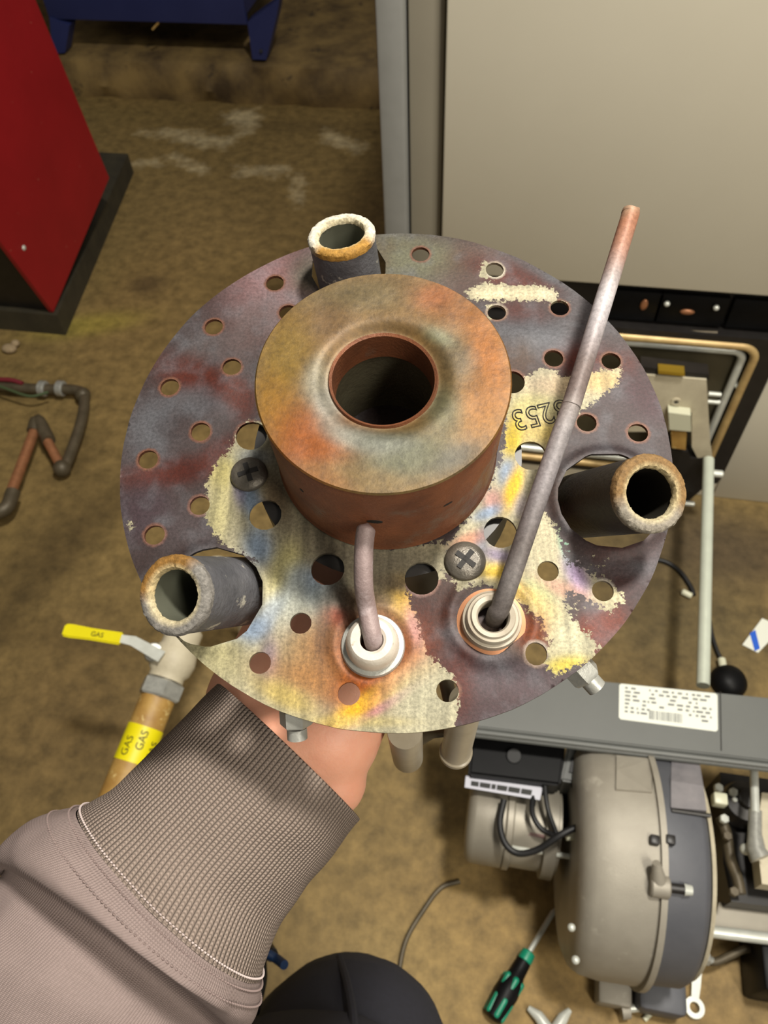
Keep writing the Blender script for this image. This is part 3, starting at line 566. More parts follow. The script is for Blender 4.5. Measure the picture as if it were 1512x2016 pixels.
bm = NB(); lathe(bm, at_z(1432, 1345, 0), (0, 0, 1), [(.034, 0), (.034, .01), (.028, .022), (.014, .03), (0, .031)], 32); build('knob', bm, M_blackpl, cc2)
fcable('thin_hose', [(905, 1735), (868, 1748), (835, 1790), (800, 1850), (785, 1920), (780, 2000)], .004, 'thin brown hose curving over the floor above the dark knee', M_pipe)
bm = NB(); tg = [at_z(x, y, .001) for x, y in ((1500, 1218), (1540, 1236), (1492, 1286), (1461, 1270))]; prism(bm, tg, (0, 0, .002)); o = build('card', bm, M_label, smooth=False); meta(o, 'white card with a blue stripe lying on the floor at right edge', 'card')
bm = NB(); prism(bm, [at_z(x, y, .0032) for x, y in ((1476, 1247), (1487, 1240), (1496, 1277), (1486, 1282))], (0, 0, .0004)); build('blue_stripe', bm, M_whiteblue, o, smooth=False)
# screwdriver
a, b = at_z(1093, 1789, .012), at_z(1040, 1877, .017); e = at_z(968, 2006, .018); d1 = (e - b).normalized(); Lh = (e - b).length
sd = thing('screwdriver', 'screwdriver with black and green handle lying on the floor', 'screwdriver', (b.x, b.y, 0))
bm = NB(); cyl(bm, b, a + (b - a) * .08, .0042, n=14); cyl(bm, a + (b - a) * .09, a, .0042, .0015, n=4); build('blade', bm, M_bright, sd)
bm = NB(); lathe(bm, b, d1, [(.006, -.004), (.0105, -.002), (.0115, .006), (.0115, .012), (.0095, .014)], 20); build('collar', bm, M_green, sd)
bm = NB(); lathe(bm, b, d1, [(.009, .012), (.0115, .014), (.012, Lh * .22), (.0125, Lh * .32), (.017, Lh * .46), (.0185, Lh * .6), (.0175, Lh * .74), (.0165, Lh * .84), (.015, Lh * .97), (.009, Lh)], 24); hd = build('handle', bm, M_blackpl, sd)
uu, vv, _ = basis(d1)
for k in range(6):
    ang = k * math.pi / 3 + .3; rd = uu * math.cos(ang) + vv * math.sin(ang)
    for h0_, h1_ in ((.42, .66), (.72, .93)):
        b_ = NB(); capsule(b_, b + d1 * Lh * h0_ + rd * .0135, b + d1 * Lh * h1_ + rd * .0125, .0052, .0050, 12); build('grip_inlay', b_, M_green, hd)
# pliers jaws at the bottom edge
pj = at_z(1085, 2030, 0)
ply_ = thing('pliers', 'steel pliers with spread arms at the bottom edge beside the screwdriver', 'pliers', pj)
piv = at_z(1088, 2040, .012)
for q0, q1, nm in (((1040, 1984), (1060, 2000), 'jaw'), ((1122, 1988), (1108, 2004), 'jaw')):
    b_ = NB(); tube(b_, [at_z(*q0, .012), at_z(*q1, .012), piv, piv + (piv - at_z(*q1, .012)) * 1.8], [.004, .0085, .010, .006], 10); build(nm, b_, M_bright, ply_)
b_ = NB(); cyl(b_, piv - Vector((0, 0, .011)), piv + Vector((0, 0, .012)), .008); build('pivot', b_, M_steel, ply_)
# ring spanner
s0, s1 = at_z(1366, 1984, .006), at_z(1373, 1905, .006)
spn = thing('ring_spanner', 'chrome ring spanner on the floor right of the fan housing', 'spanner', (s0.x, s0.y, 0))
bm = NB(); lathe(bm, s0 - Vector((0, 0, .006)), (0, 0, 1), [(.0075, 0), (.0145, 0), (.0155, .004), (.0145, .011), (.0075, .011), (.0075, 0)], 32, cap=False); build('ring', bm, M_bright, spn)
dd = (s1 - s0).normalized(); bm = NB(); bar(bm, [s0 + dd * .014, s0 + dd * .03, s1, s1 + dd * .06], [.011, .013, .013, .01], .005, Vector((0, 0, 1))); build('shank', bm, M_bright, spn)
bm = NB(); a, b = at_z(1268, 2008, .004), at_z(1306, 1968, .004); cyl(bm, a, b, .004, n=10); o = build('metal_pin', bm, M_ivory); meta(o, 'small pale pin lying on the floor below the fan housing', 'pin')

# ================================================================== THE BURNER HEAD HELD UP IN FRONT
head = thing('burner_assembly', 'round heat-stained burner head plate with copper hub held up in the hand', 'burner head'); head.matrix_world = DM
RD = 0.095
def LP(x, y, d): return DI @ at_d(x, y, d)
n_left, n_right, n_top = on_disc(420, 1175), on_disc(1200, 985), on_disc(686, 528)
notches = [(n_left, .0160), (n_right, .0168), (n_top, .0140)]
small = [(828, 501), (974, 531), (541, 557), (421, 644), (457, 724), (334, 762), (396, 852), (291, 904), (393, 995), (304, 1053), (592, 1227), (512, 1305), (687, 1366), (881, 1360), (1055, 1288), (1187, 1163), (1079, 1124), (1155, 832), (1256, 852), (1203, 711), (1090, 706), (1102, 606), (978, 615), (567, 615)]
large = [(495, 858), (522, 1013), (645, 1120), (830, 1139), (985, 1048), (1045, 897), (1008, 752), (600, 700), (760, 640), (900, 650)]
holes = [(on_disc(*p), .00345) for p in small] + [(on_disc(*p), .0055 if p[0] < 1000 or p[1] > 800 else .0046) for p in large]
# outline with the three open notches
out = []
cuts = []
for q, r in notches:
    D = math.hypot(q.x, q.y); th = math.atan2(q.y, q.x); ca = (RD * RD + D * D - r * r) / (2 * RD * D); da = math.acos(max(-1, min(1, ca))); cuts.append((th - da, th + da, q, r))
N0 = 720; i = 0; TH = [2 * math.pi * k / N0 for k in range(N0)]
def incut(t):
    for c in cuts:
        if (t - c[0]) % (2 * math.pi) < (c[1] - c[0]): return c
    return None
done = set()
start = next(k for k in range(N0) if incut(TH[k]) is None)
for kk in range(N0):
    t = TH[(start + kk) % N0]; c = incut(t)
    if c is None:
        wob = .00018 * noise.noise(Vector((math.cos(t) * 9, math.sin(t) * 9, 0))) + .00012 * noise.noise(Vector((math.cos(t) * 60, math.sin(t) * 60, 2)))
        out.append(((RD + wob) * math.cos(t), (RD + wob) * math.sin(t)))
    elif id(c) not in done:
        done.add(id(c)); q, r = c[2], c[3]
        A = Vector((RD * math.cos(c[0]) - q.x, RD * math.sin(c[0]) - q.y)); B = Vector((RD * math.cos(c[1]) - q.x, RD * math.sin(c[1]) - q.y))
        a0, a1 = math.atan2(A.y, A.x), math.atan2(B.y, B.x); a1 -= 2 * math.pi * math.ceil((a1 - a0) / (2 * math.pi)) if a1 > a0 else 0
        m_ = 60
        for j in range(m_ + 1): t2 = a0 + (a1 - a0) * j / m_; out.append((q.x + r * math.cos(t2), q.y + r * math.sin(t2)))
V2, E2 = [], []
def loop(pts):
    s = len(V2); V2.extend(Vector(p) for p in pts); E2.extend((s + k, s + (k + 1) % len(pts)) for k in range(len(pts)))
loop(out)
for q, r in holes: loop([(q.x + r * math.cos(2 * math.pi * k / 40), q.y + r * math.sin(2 * math.pi * k / 40)) for k in range(40)])
st = .00085; outer_n = len(out)
g_ = np.arange(-RD, RD, st); GX, GY = np.meshgrid(g_, g_); GX = GX + (np.arange(len(g_)) % 2)[:, None] * st / 2; P = np.stack([GX.ravel(), GY.ravel()], 1)
ok = np.hypot(P[:, 0], P[:, 1]) < RD - st * .8
for q, r in notches: ok &= np.hypot(P[:, 0] - q.x, P[:, 1] - q.y) > r + st * .6
for q, r in holes: ok &= np.hypot(P[:, 0] - q.x, P[:, 1] - q.y) > r + st * .6
V2.extend(Vector(p) for p in P[ok])
vo, eo, fo_, *_r = delaunay_2d_cdt(V2, E2, [], 0, 1e-7)
VV = np.array([(v.x, v.y) for v in vo]); keep = []
FA = np.array([f for f in fo_ if len(f) == 3]); CT = VV[FA].mean(1); km = np.hypot(CT[:, 0], CT[:, 1]) < RD + .001
for q, r in notches: km &= np.hypot(CT[:, 0] - q.x, CT[:, 1] - q.y) > r * .998
for q, r in holes: km &= np.hypot(CT[:, 0] - q.x, CT[:, 1] - q.y) > r * .99
FA = FA[km]
def wgt(x, y, rx, ry=None):
    q = on_disc(x, y); ry = ry or rx; return np.exp(-(((VV[:, 0] - q.x) / (rx / PXM)) ** 2 + ((VV[:, 1] - q.y) / (ry / PXM)) ** 2))
Zd = np.array([noise.noise(Vector((x * 22, y * 22, 3))) * .0005 + noise.noise(Vector((x * 60, y * 60, 9))) * .00012 for x, y in VV])
# pressed swirls, collars and dents
Zd += .0012 * wgt(385, 840, 70, 40) - .0008 * wgt(330, 930, 60, 30) + .0009 * wgt(440, 760, 40, 70) + .0008 * wgt(1040, 660, 60, 40) - .0009 * wgt(1000, 1330, 90, 30) + .0008 * wgt(1000, 1270, 70, 30)
def ringbump(px, py, r, w_, a):
    q = on_disc(px, py); dd_ = np.hypot(VV[:, 0] - q.x, VV[:, 1] - q.y); return a * np.exp(-((dd_ - r) / w_) ** 2)
for (q, r) in notches[:2]: dd_ = np.hypot(VV[:, 0] - q.x, VV[:, 1] - q.y); Zd += .0011 * np.exp(-((dd_ - r - .001) / .0022) ** 2)
Zd += ringbump(735, 1268, .0125, .002, .0007) + ringbump(970, 1220, .0135, .002, .0007)
used = np.unique(FA); remap = -np.ones(len(VV), int); remap[used] = np.arange(len(used))
TK = .0013; FR = remap[FA]; XT = np.column_stack([VV[used], Zd[used]]); n1 = len(XT)
ar = np.cross(XT[FR[:, 1]] - XT[FR[:, 0]], XT[FR[:, 2]] - XT[FR[:, 0]])[:, 2]; FR[ar < 0] = FR[ar < 0][:, ::-1]
ed = {}
for f in FR.tolist():
    for k in range(3): ed[(f[k], f[(k + 1) % 3])] = 1
bd = [e_ for e_ in ed if (e_[1], e_[0]) not in ed]; bi = sorted({x for e_ in bd for x in e_}); bm_ = {x: k for k, x in enumerate(bi)}; nb = len(bi)
allv = np.concatenate([XT, XT - [0, 0, TK], XT[bi], XT[bi] - [0, 0, TK]])
faces = FR.tolist() + (FR[:, ::-1] + n1).tolist() + [(2 * n1 + bm_[b_], 2 * n1 + bm_[a_], 2 * n1 + nb + bm_[a_], 2 * n1 + nb + bm_[b_]) for a_, b_ in bd]
me = bpy.data.meshes.new('plate'); me.from_pydata(allv.tolist(), [], faces); me.polygons.foreach_set('use_smooth', [True] * len(me.polygons))
XY = allv[:, :2].copy(); used = np.concatenate([used, used, used[bi], used[bi]])
def DB(px, py, rx, ry, a, c, s): q = on_disc(px, py); return (q.x, q.y, rx / PXM, ry / PXM / .95, -a, c, s)
purple, slate, brown, rust, lav = S(84, 76, 78), S(118, 122, 130), S(100, 42, 24), S(140, 62, 34), S(180, 154, 160)
dbl = [DB(560, 560, 130, 110, -40, lav, .9), DB(500, 640, 110, 60, -50, S(128, 118, 120), .8), DB(610, 540, 50, 60, 0, S(118, 118, 106), .9), DB(830, 510, 120, 60, 10, S(130, 132, 112), .95), DB(760, 500, 70, 60, 0, S(128, 130, 112), .9),
       DB(400, 690, 60, 40, -40, S(112, 106, 108), .7), DB(385, 745, 95, 42, 25, brown, .95), DB(450, 775, 50, 40, 0, brown, .9), DB(330, 800, 90, 35, -20, slate, .7), DB(400, 800, 60, 30, 20, slate, .8), DB(290, 870, 50, 60, 0, slate, .6),
       DB(330, 930, 110, 30, -10, brown, .85), DB(440, 890, 50, 30, -40, brown, .8), DB(480, 800, 25, 40, 0, brown, .7), DB(280, 1010, 60, 60, 0, S(84, 72, 82), .8), DB(370, 1040, 70, 35, 10, S(92, 84, 88), .7),
       DB(940, 500, 60, 35, 15, S(120, 104, 98), .6), DB(1000, 545, 110, 40, 25, brown, .9), DB(900, 560, 50, 40, 0, S(110, 96, 90), .7), DB(1030, 620, 55, 30, 20, brown, .85), DB(1060, 660, 110, 45, 10, slate, .8), DB(1150, 610, 60, 30, 40, slate, .6), DB(1110, 555, 110, 16, 33, slate, .8),
       DB(1150, 710, 60, 45, 0, brown, .8), DB(1230, 720, 30, 40, 0, brown, .6), DB(1220, 800, 90, 60, 40, S(92, 84, 88), .8), DB(1270, 780, 40, 60, -25, S(88, 66, 74), .8), DB(1220, 890, 80, 40, 0, S(84, 80, 86), .7), DB(1020, 710, 40, 50, 0, S(96, 76, 60), .7),
       DB(1230, 1110, 80, 60, 0, S(80, 48, 46), .9), DB(1180, 1240, 60, 35, -40, rust, .85), DB(1275, 1110, 30, 60, 25, S(96, 90, 96), .7), DB(1120, 970, 50, 60, 0, S(90, 76, 70), .8),
       DB(860, 1220, 60, 90, -30, S(78, 44, 34), .95), DB(930, 1330, 90, 55, 30, S(84, 66, 68), .8), DB(1010, 1330, 110, 40, -10, S(96, 88, 96), .8), DB(985, 1385, 110, 35, -25, S(88, 72, 78), .9), DB(1010, 1265, 90, 22, 15, S(122, 112, 102), .7), DB(1040, 1245, 45, 28, 60, S(152, 88, 52), .9), DB(900, 1350, 30, 60, 0, brown, .8),
       DB(820, 1280, 40, 60, 0, S(130, 66, 36), .8), DB(880, 1150, 60, 30, 0, S(96, 80, 72), .5)]
bc_ = sat(blobs(XY, purple, dbl), 1.3) * [.37, .345, .325, 1]
nv = np.array([noise.fractal(Vector((x * 55, y * 55, 1)), 1.0, 2.0, 4) for x, y in XY]); nv2 = np.array([noise.fractal(Vector((x * 130, y * 130, 7)), 1.0, 2.0, 3) for x, y in XY])
kb = np.clip(.18 + nv * .75, 0, .7)[:, None]; ks = np.clip(nv2 * .45 - nv * .3, 0, .5)[:, None]
bc_[:, :3] = bc_[:, :3] * (1 - kb) + bc_[:, :3] * np.array([.62, .40, .34]) * kb; bc_[:, :3] = bc_[:, :3] * (1 - ks) + np.array([.085, .088, .098]) * ks
set_attr(me, 'base', bc_)
def PD(pts): return [tuple(on_disc(x, y)[:2]) for x, y in pts]
zones = [[(462, 862), (490, 830), (560, 830), (600, 1000), (760, 1080), (930, 1060), (880, 1080), (876, 1140), (800, 1150), (812, 1200), (842, 1290), (890, 1330), (905, 1385), (890, 1450), (740, 1470), (500, 1420), (330, 1275), (385, 1240), (470, 1250), (515, 1180), (500, 1100), (440, 1075), (418, 1040), (400, 1010), (408, 985), (405, 955), (430, 905), (450, 890)],
         [(990, 900), (1000, 775), (1040, 738), (1075, 722), (1110, 742), (1160, 735), (1222, 722), (1218, 755), (1170, 790), (1130, 818), (1115, 870), (1072, 920), (1055, 990), (1085, 1025), (1110, 1060), (1120, 1100), (1150, 1130), (1215, 1160), (1232, 1180), (1200, 1205), (1150, 1180), (1120, 1170), (1140, 1215), (1180, 1270), (1175, 1295), (1090, 1330), (1070, 1300), (1080, 1270), (1060, 1225), (1030, 1190), (950, 1150), (900, 1160), (870, 1100), (900, 1050), (960, 960)],
         [(915, 572), (955, 555), (1000, 562), (1060, 560), (1092, 570), (1098, 590), (1118, 598), (1108, 612), (1075, 592), (1000, 592), (925, 590)], [(950, 515), (965, 520), (962, 545), (945, 550)], [(960, 600), (968, 600), (972, 625), (965, 630)],
         [(252, 1028), (258, 1024), (262, 1034), (256, 1040)], [(1088, 1090), (1140, 1110), (1190, 1150), (1150, 1165), (1110, 1130)]]
mk = np.full(len(XY), -1.0)
for z_ in zones: mk = np.maximum(mk, sdf(XY, PD(z_)))
mk = np.clip(mk * 1000, -6, 6)                                   # millimetres
spray = wgt(1170, 1130, 90, 90)[used] * 2.2 + wgt(1130, 1215, 60, 50)[used] * 1.0 + wgt(850, 1260, 40, 90)[used] * .8
mk = np.where(mk < 0, np.maximum(mk, -3.2 + spray), mk); mk = np.where((mk > 0), mk - wgt(1120, 1215, 50, 60)[used] * 2.2 - wgt(1120, 1070, 30, 60)[used] * 1.6, mk)
set_attr(me, 'bright', mk)
sil, pyel, lblu, pink, org, vio = S(178, 174, 152), S(204, 186, 112), S(142, 160, 184), S(184, 142, 140), S(150, 96, 60), S(132, 122, 152)  # bbl: dull blobs beside the hub and short rod paint their cast shadows
bbl = [DB(445, 930, 40, 40, 0, S(205, 196, 140), .8), DB(430, 1010, 25, 60, 0, S(200, 194, 150), .7), DB(495, 985, 22, 60, -25, lblu, .9), DB(470, 960, 14, 40, -10, vio, .6), DB(510, 1075, 30, 40, -20, lblu, .9), DB(500, 900, 40, 20, 0, S(150, 160, 172), .6), DB(545, 980, 30, 60, -20, S(110, 90, 70), .8), DB(560, 870, 30, 40, 0, S(112, 98, 76), .8),
       DB(620, 1060, 90, 50, 20, S(120, 112, 98), .8), DB(740, 1110, 120, 50, 0, S(122, 116, 104), .8), DB(560, 1130, 30, 60, 10, S(196, 190, 140), .8), DB(610, 1150, 50, 30, 30, lblu, .8), DB(575, 1190, 22, 60, 10, S(190, 196, 190), .7), DB(530, 1210, 20, 60, 30, lblu, .6), DB(490, 1240, 40, 22, -10, lblu, .9), DB(530, 1300, 18, 40, 0, vio, .7),
       DB(430, 1290, 60, 40, 30, S(186, 182, 148), .8), DB(640, 1190, 50, 40, 0, S(160, 170, 170), .7), DB(620, 1290, 70, 60, 10, S(160, 126, 88), .8), DB(640, 1350, 120, 30, 15, S(168, 126, 86), .8), DB(560, 1370, 60, 20, 25, S(196, 178, 118), .8), DB(735, 1270, 95, 75, 0, S(150, 82, 48), .95), DB(740, 1330, 90, 40, -35, S(158, 88, 52), .95), DB(660, 1215, 22, 20, 0, S(166, 96, 84), .8), DB(640, 1240, 20, 50, 0, S(122, 96, 78), .7),
       DB(725, 1385, 95, 18, -30, S(228, 184, 88), .95), DB(770, 1345, 60, 12, -45, S(214, 150, 100), .8), DB(760, 1388, 60, 8, -32, S(196, 130, 150), .8), DB(830, 1380, 70, 60, -30, S(186, 184, 164), .9), DB(700, 1420, 90, 10, 0, S(200, 186, 130), .6), DB(800, 1180, 30, 40, -30, S(210, 176, 96), .8), DB(815, 1230, 14, 40, -15, pink, .8), DB(780, 1150, 60, 14, 10, S(120, 110, 96), .8), DB(700, 1180, 50, 18, 20, S(110, 92, 74), .7),
       DB(1100, 760, 70, 26, 0, S(196, 180, 156), .9), DB(1180, 750, 50, 26, 0, S(206, 184, 140), .8), DB(1050, 800, 50, 30, 0, S(196, 190, 140), .8), DB(1010, 860, 20, 50, 10, S(214, 190, 70), .9), DB(1060, 850, 50, 30, 0, S(200, 180, 110), .7), DB(1000, 930, 20, 30, 10, lblu, .9), DB(1010, 960, 16, 50, 20, S(222, 184, 60), .95), DB(970, 985, 22, 24, 0, S(180, 130, 130), .7), DB(960, 1010, 30, 12, -25, lblu, .9), DB(950, 1060, 14, 30, 20, lblu, .6), DB(985, 1095, 40, 16, 20, vio, .8), DB(975, 1125, 40, 16, 0, S(220, 190, 90), .8), DB(1030, 1000, 18, 30, 0, vio, .5),
       DB(925, 1062, 40, 14, -20, S(190, 120, 100), .6), DB(1075, 1070, 40, 60, 0, S(190, 184, 160), .8), DB(1115, 1080, 12, 40, -10, S(142, 190, 170), .8), DB(1060, 1160, 30, 16, 40, S(150, 180, 140), .7), DB(1135, 1130, 20, 40, -20, S(190, 170, 210), .8), DB(1030, 1170, 40, 18, 40, S(214, 182, 110), .8), DB(1110, 1160, 60, 16, 20, S(196, 140, 130), .5), DB(1075, 1215, 30, 60, -25, S(200, 186, 140), .8), DB(1120, 1255, 40, 40, 0, S(202, 200, 176), .9), DB(1115, 1310, 40, 16, -10, S(214, 200, 110), .9), DB(1055, 1240, 24, 30, 20, S(150, 90, 60), .7),
       DB(1010, 578, 100, 14, 0, S(214, 206, 180), .95), DB(1085, 580, 30, 18, 0, S(226, 220, 196), .95), DB(1205, 1170, 30, 20, 0, S(216, 210, 180), .8)]
set_attr(me, 'brightcol', sat(blobs(XY, sil, bbl), 1.3) * [.50, .485, .47, 1])
# rims of the holes scaled orange / bright
rimv = np.full(len(XY), -9.0); 
for q, r in holes: rimv = np.maximum(rimv, .0007 - (np.hypot(XY[:, 0] - q.x, XY[:, 1] - q.y) - r))
set_attr(me, 'rim', rimv * 1000); set_attr(me, 'rimcol', blobs(XY, S(126, 82, 62), [DB(1100, 1100, 160, 200, 0, S(210, 204, 190), .9), DB(560, 1200, 200, 200, 0, S(172, 174, 190), .9), DB(960, 560, 120, 70, 0, S(206, 200, 180), .9)]) * [.5, .5, .5, 1])
M_plate = attr_mat('heat_stained_plate', [('rim', 'rimcol', 500, 1.6, .5, None), ('bright', 'brightcol', 560, 10.5, .12, (1, .10, 1))], 0.52, 0.2, 900, 0.18, 0.42)
me.materials.append(M_plate)
plate = bpy.data.objects.new('plate', me); C.objects.link(plate); plate.parent = head
# ---- hub
HC = Vector((-.0023, .0011, 0)); HR, HH = .0374, .045
bc = DI @ (EYE + (lambda r: r * (((DC + DN * HH) - EYE).dot(DN) / r.dot(DN)))(ray(754, 742))); BC = Vector((bc.x, bc.y, 0)); BR = .0162
bm = NB(); lathe(bm, HC, (0, 0, 1), [(HR + .0006, .0005), (HR, .002), (HR, HH - .0012), (HR - .0006, HH - .0004)], 160, cap=False)
M_hub = mat('hub_side', S(140, 86, 56), S(92, 58, 42), 0.42, 0.35, 45, 0.45, bump=0.25, bscale=900, c=S(112, 104, 92), cscale=28, cthr=0.56, cwid=0.15)
hub = build('hub_side_wall', bm, M_hub, head, local=True)
bm = NB(); nr, na = 46, 240; rows = []
for j in range(nr + 1):
    t = j / nr; row = []
    for k in range(na):
        a = 2 * math.pi * k / na; pin = BC + Vector((math.cos(a), math.sin(a), 0)) * BR; pout = HC + Vector((math.cos(a), math.sin(a), 0)) * (HR + .0004); p = pin.lerp(pout, t)
        dr = (p - BC).length - BR; z = HH - .0017 * math.exp(-(dr / .0028) ** 2) + .0002 * noise.noise(p * 120) - (.0006 if j == nr else 0)
        row.append(bm.verts.new((p.x, p.y, z)))
    rows.append(row)
for a, b in zip(rows, rows[1:]):
    for k in range(na): bm.faces.new((a[k], a[(k + 1) % na], b[(k + 1) % na], b[k]))
co = np.array([v.co[:2] for v in bm.verts])
ht = build('hub_face', bm, None or M_hub, head, local=True)
def HB(px, py, rx, ry, a, c, s):
    r = ray(px, py); q = DI @ (EYE + r * (((DC + DN * HH) - EYE).dot(DN) / r.dot(DN))); k = .225 / F; return (q.x, q.y, rx * k, ry * k * 1.1, -a, c, s)
hb = [HB(720, 580, 160, 45, -5, S(112, 100, 76), .9), HB(640, 640, 60, 50, -30, S(120, 96, 72), .8), HB(880, 600, 90, 45, 30, S(136, 92, 58), .85), HB(560, 700, 55, 90, 10, S(136, 112, 60), .95), HB(540, 800, 40, 70, -10, S(150, 112, 50), .85), HB(620, 860, 85, 70, 30, S(154, 88, 42), .95), HB(610, 920, 60, 30, 30, S(160, 96, 60), .7), HB(960, 700, 45, 110, -10, S(152, 96, 42), .95), HB(930, 840, 60, 60, -30, S(150, 108, 62), .85), HB(950, 780, 50, 50, 0, S(148, 100, 50), .7),
      HB(895, 700, 40, 60, -20, S(98, 90, 74), .8), HB(860, 660, 40, 16, 35, S(128, 134, 116), .7), HB(870, 800, 40, 60, -10, S(112, 116, 100), .8), HB(800, 900, 110, 55, -15, S(104, 108, 94), .9), HB(900, 900, 60, 25, -30, S(78, 80, 78), .7), HB(700, 860, 70, 26, 20, S(150, 152, 150), .9), HB(640, 790, 30, 60, -20, S(150, 150, 148), .9), HB(620, 740, 25, 50, 10, S(132, 128, 116), .8), HB(700, 940, 120, 25, 10, S(128, 108, 76), .8), HB(760, 870, 60, 22, 0, S(120, 124, 120), .8), HB(640, 940, 60, 20, 25, S(150, 104, 64), .5), HB(770, 640, 90, 20, 0, S(112, 92, 66), .6), HB(860, 580, 30, 40, 60, S(160, 96, 58), .5)]  # pale silver blobs at the bore's lower left paint its highlight
set_attr(ht.data, 'base', sat(blobs(co, S(134, 108, 74), hb), 1.15) * [.46, .445, .38, 1])
ht.data.materials.clear(); ht.data.materials.append(attr_mat('hub_face_scale', [], 0.45, 0.25, 520, 0.22, 0.36))
bm = NB(); lathe(bm, BC, (0, 0, 1), [(BR + .0002, HH - .0018), (BR - .0002, HH - .0008), (BR - .0010, HH - .0014), (BR - .0012, HH - .006), (BR - .0012, HH - .012)], 120, cap=False)
build('bore_lip', bm, M_hub, head, local=True)
M_bore = mat('bore_wall', S(88, 84, 66), S(62, 54, 40), 0.5, 0.2, 60, 0.5, bump=0.3, bscale=500)
bm = NB(); lathe(bm, BC, (0, 0, 1), [(BR - .0012, HH - .012), (BR + .0004, HH - .0125), (BR + .0004, -.012), (0, -.012)], 96, cap=False); build('bore', bm, M_bore, head, local=True)
bm = NB(); lathe(bm, BC, (0, 0, 1), [(.0125, -.0112), (0, -.0108)], 40, cap=False); dfp = build('gas_sieve', bm, M_dark, head, local=True)
bm = NB()
for k in range(19):
    a = k * 2.4; r = .0022 * math.sqrt(k) * .95
    lathe(bm, BC + Vector((r * math.cos(a), r * math.sin(a), -.0112)), (0, 0, 1), [(.0009, .0005), (.0006, .0009), (0, .0010)], 10)
build('sieve_holes', bm, M_beige, dfp, local=True, kind='stuff')
def on_hub(px, py):
    o = DI @ EYE - HC; r = DI.to_3x3() @ ray(px, py); A = r.x ** 2 + r.y ** 2; B = 2 * (r.x * o.x + r.y * o.y); Cc = o.x ** 2 + o.y ** 2 - HR ** 2
    t = (-B - math.sqrt(max(0, B * B - 4 * A * Cc))) / 2 / A; p = o + r * t; return p + HC, Vector((p.x, p.y, 0)).normalized()
for (px, py), s in (((882, 992), (.0016, .0006)), ((738, 1027), (.0024, .0012)), ((978, 891), (.001, .001)), ((594, 965), (.0008, .0008))):
    p, n_ = on_hub(px, py); bm = NB(); lathe(bm, p - n_ * .003, n_, [(s[0], 0), (s[0], .0031), (0, .0031)], 20)
    bmesh.ops.scale(bm, vec=(1, 1, s[1] / s[0]), space=Matrix.Translation(-p), verts=bm.verts); build('air_hole_disc', bm, M_dark, hub, local=True)  # dark disc on the wall, painted as a shaded hole
# ---- the three splayed nozzles
M_noz = mat('scaled_black_tube', S(52, 53, 58), S(112, 112, 116), 0.5, 0.3, 55, 0.5, bump=0.35, bscale=600, c=S(176, 172, 160), cscale=150, cthr=0.60, cwid=0.06)
M_noz2 = mat('black_tube', S(30, 28, 27), S(46, 42, 38), 0.5, 0.2, 60, 0.5, bump=0.3, bscale=600, c=S(110, 100, 84), cscale=160, cthr=0.72, cwid=0.05)
M_crust = mat('ochre_crust', S(202, 186, 140), S(160, 118, 58), 0.7, 0, 160, 0.35, bump=0.9, bscale=900, c=S(226, 222, 208), cscale=300, cthr=0.56, cwid=0.05)
M_crust2 = mat('bronze_crust', S(178, 142, 88), S(150, 132, 108), 0.55, 0.1, 90, 0.4, bump=0.7, bscale=900, c=S(206, 198, 180), cscale=110, cthr=0.58, cwid=0.06)
M_tin = mat('tube_inside', S(104, 106, 92), S(80, 80, 68), 0.4, 0.2, 30, 0.5)
M_tin2 = mat('tube_inside_dark', S(30, 26, 18), None, 0.6)
M_crustA = attr_mat('crusted_edge', [], .7, 0, 900, .8, .45)
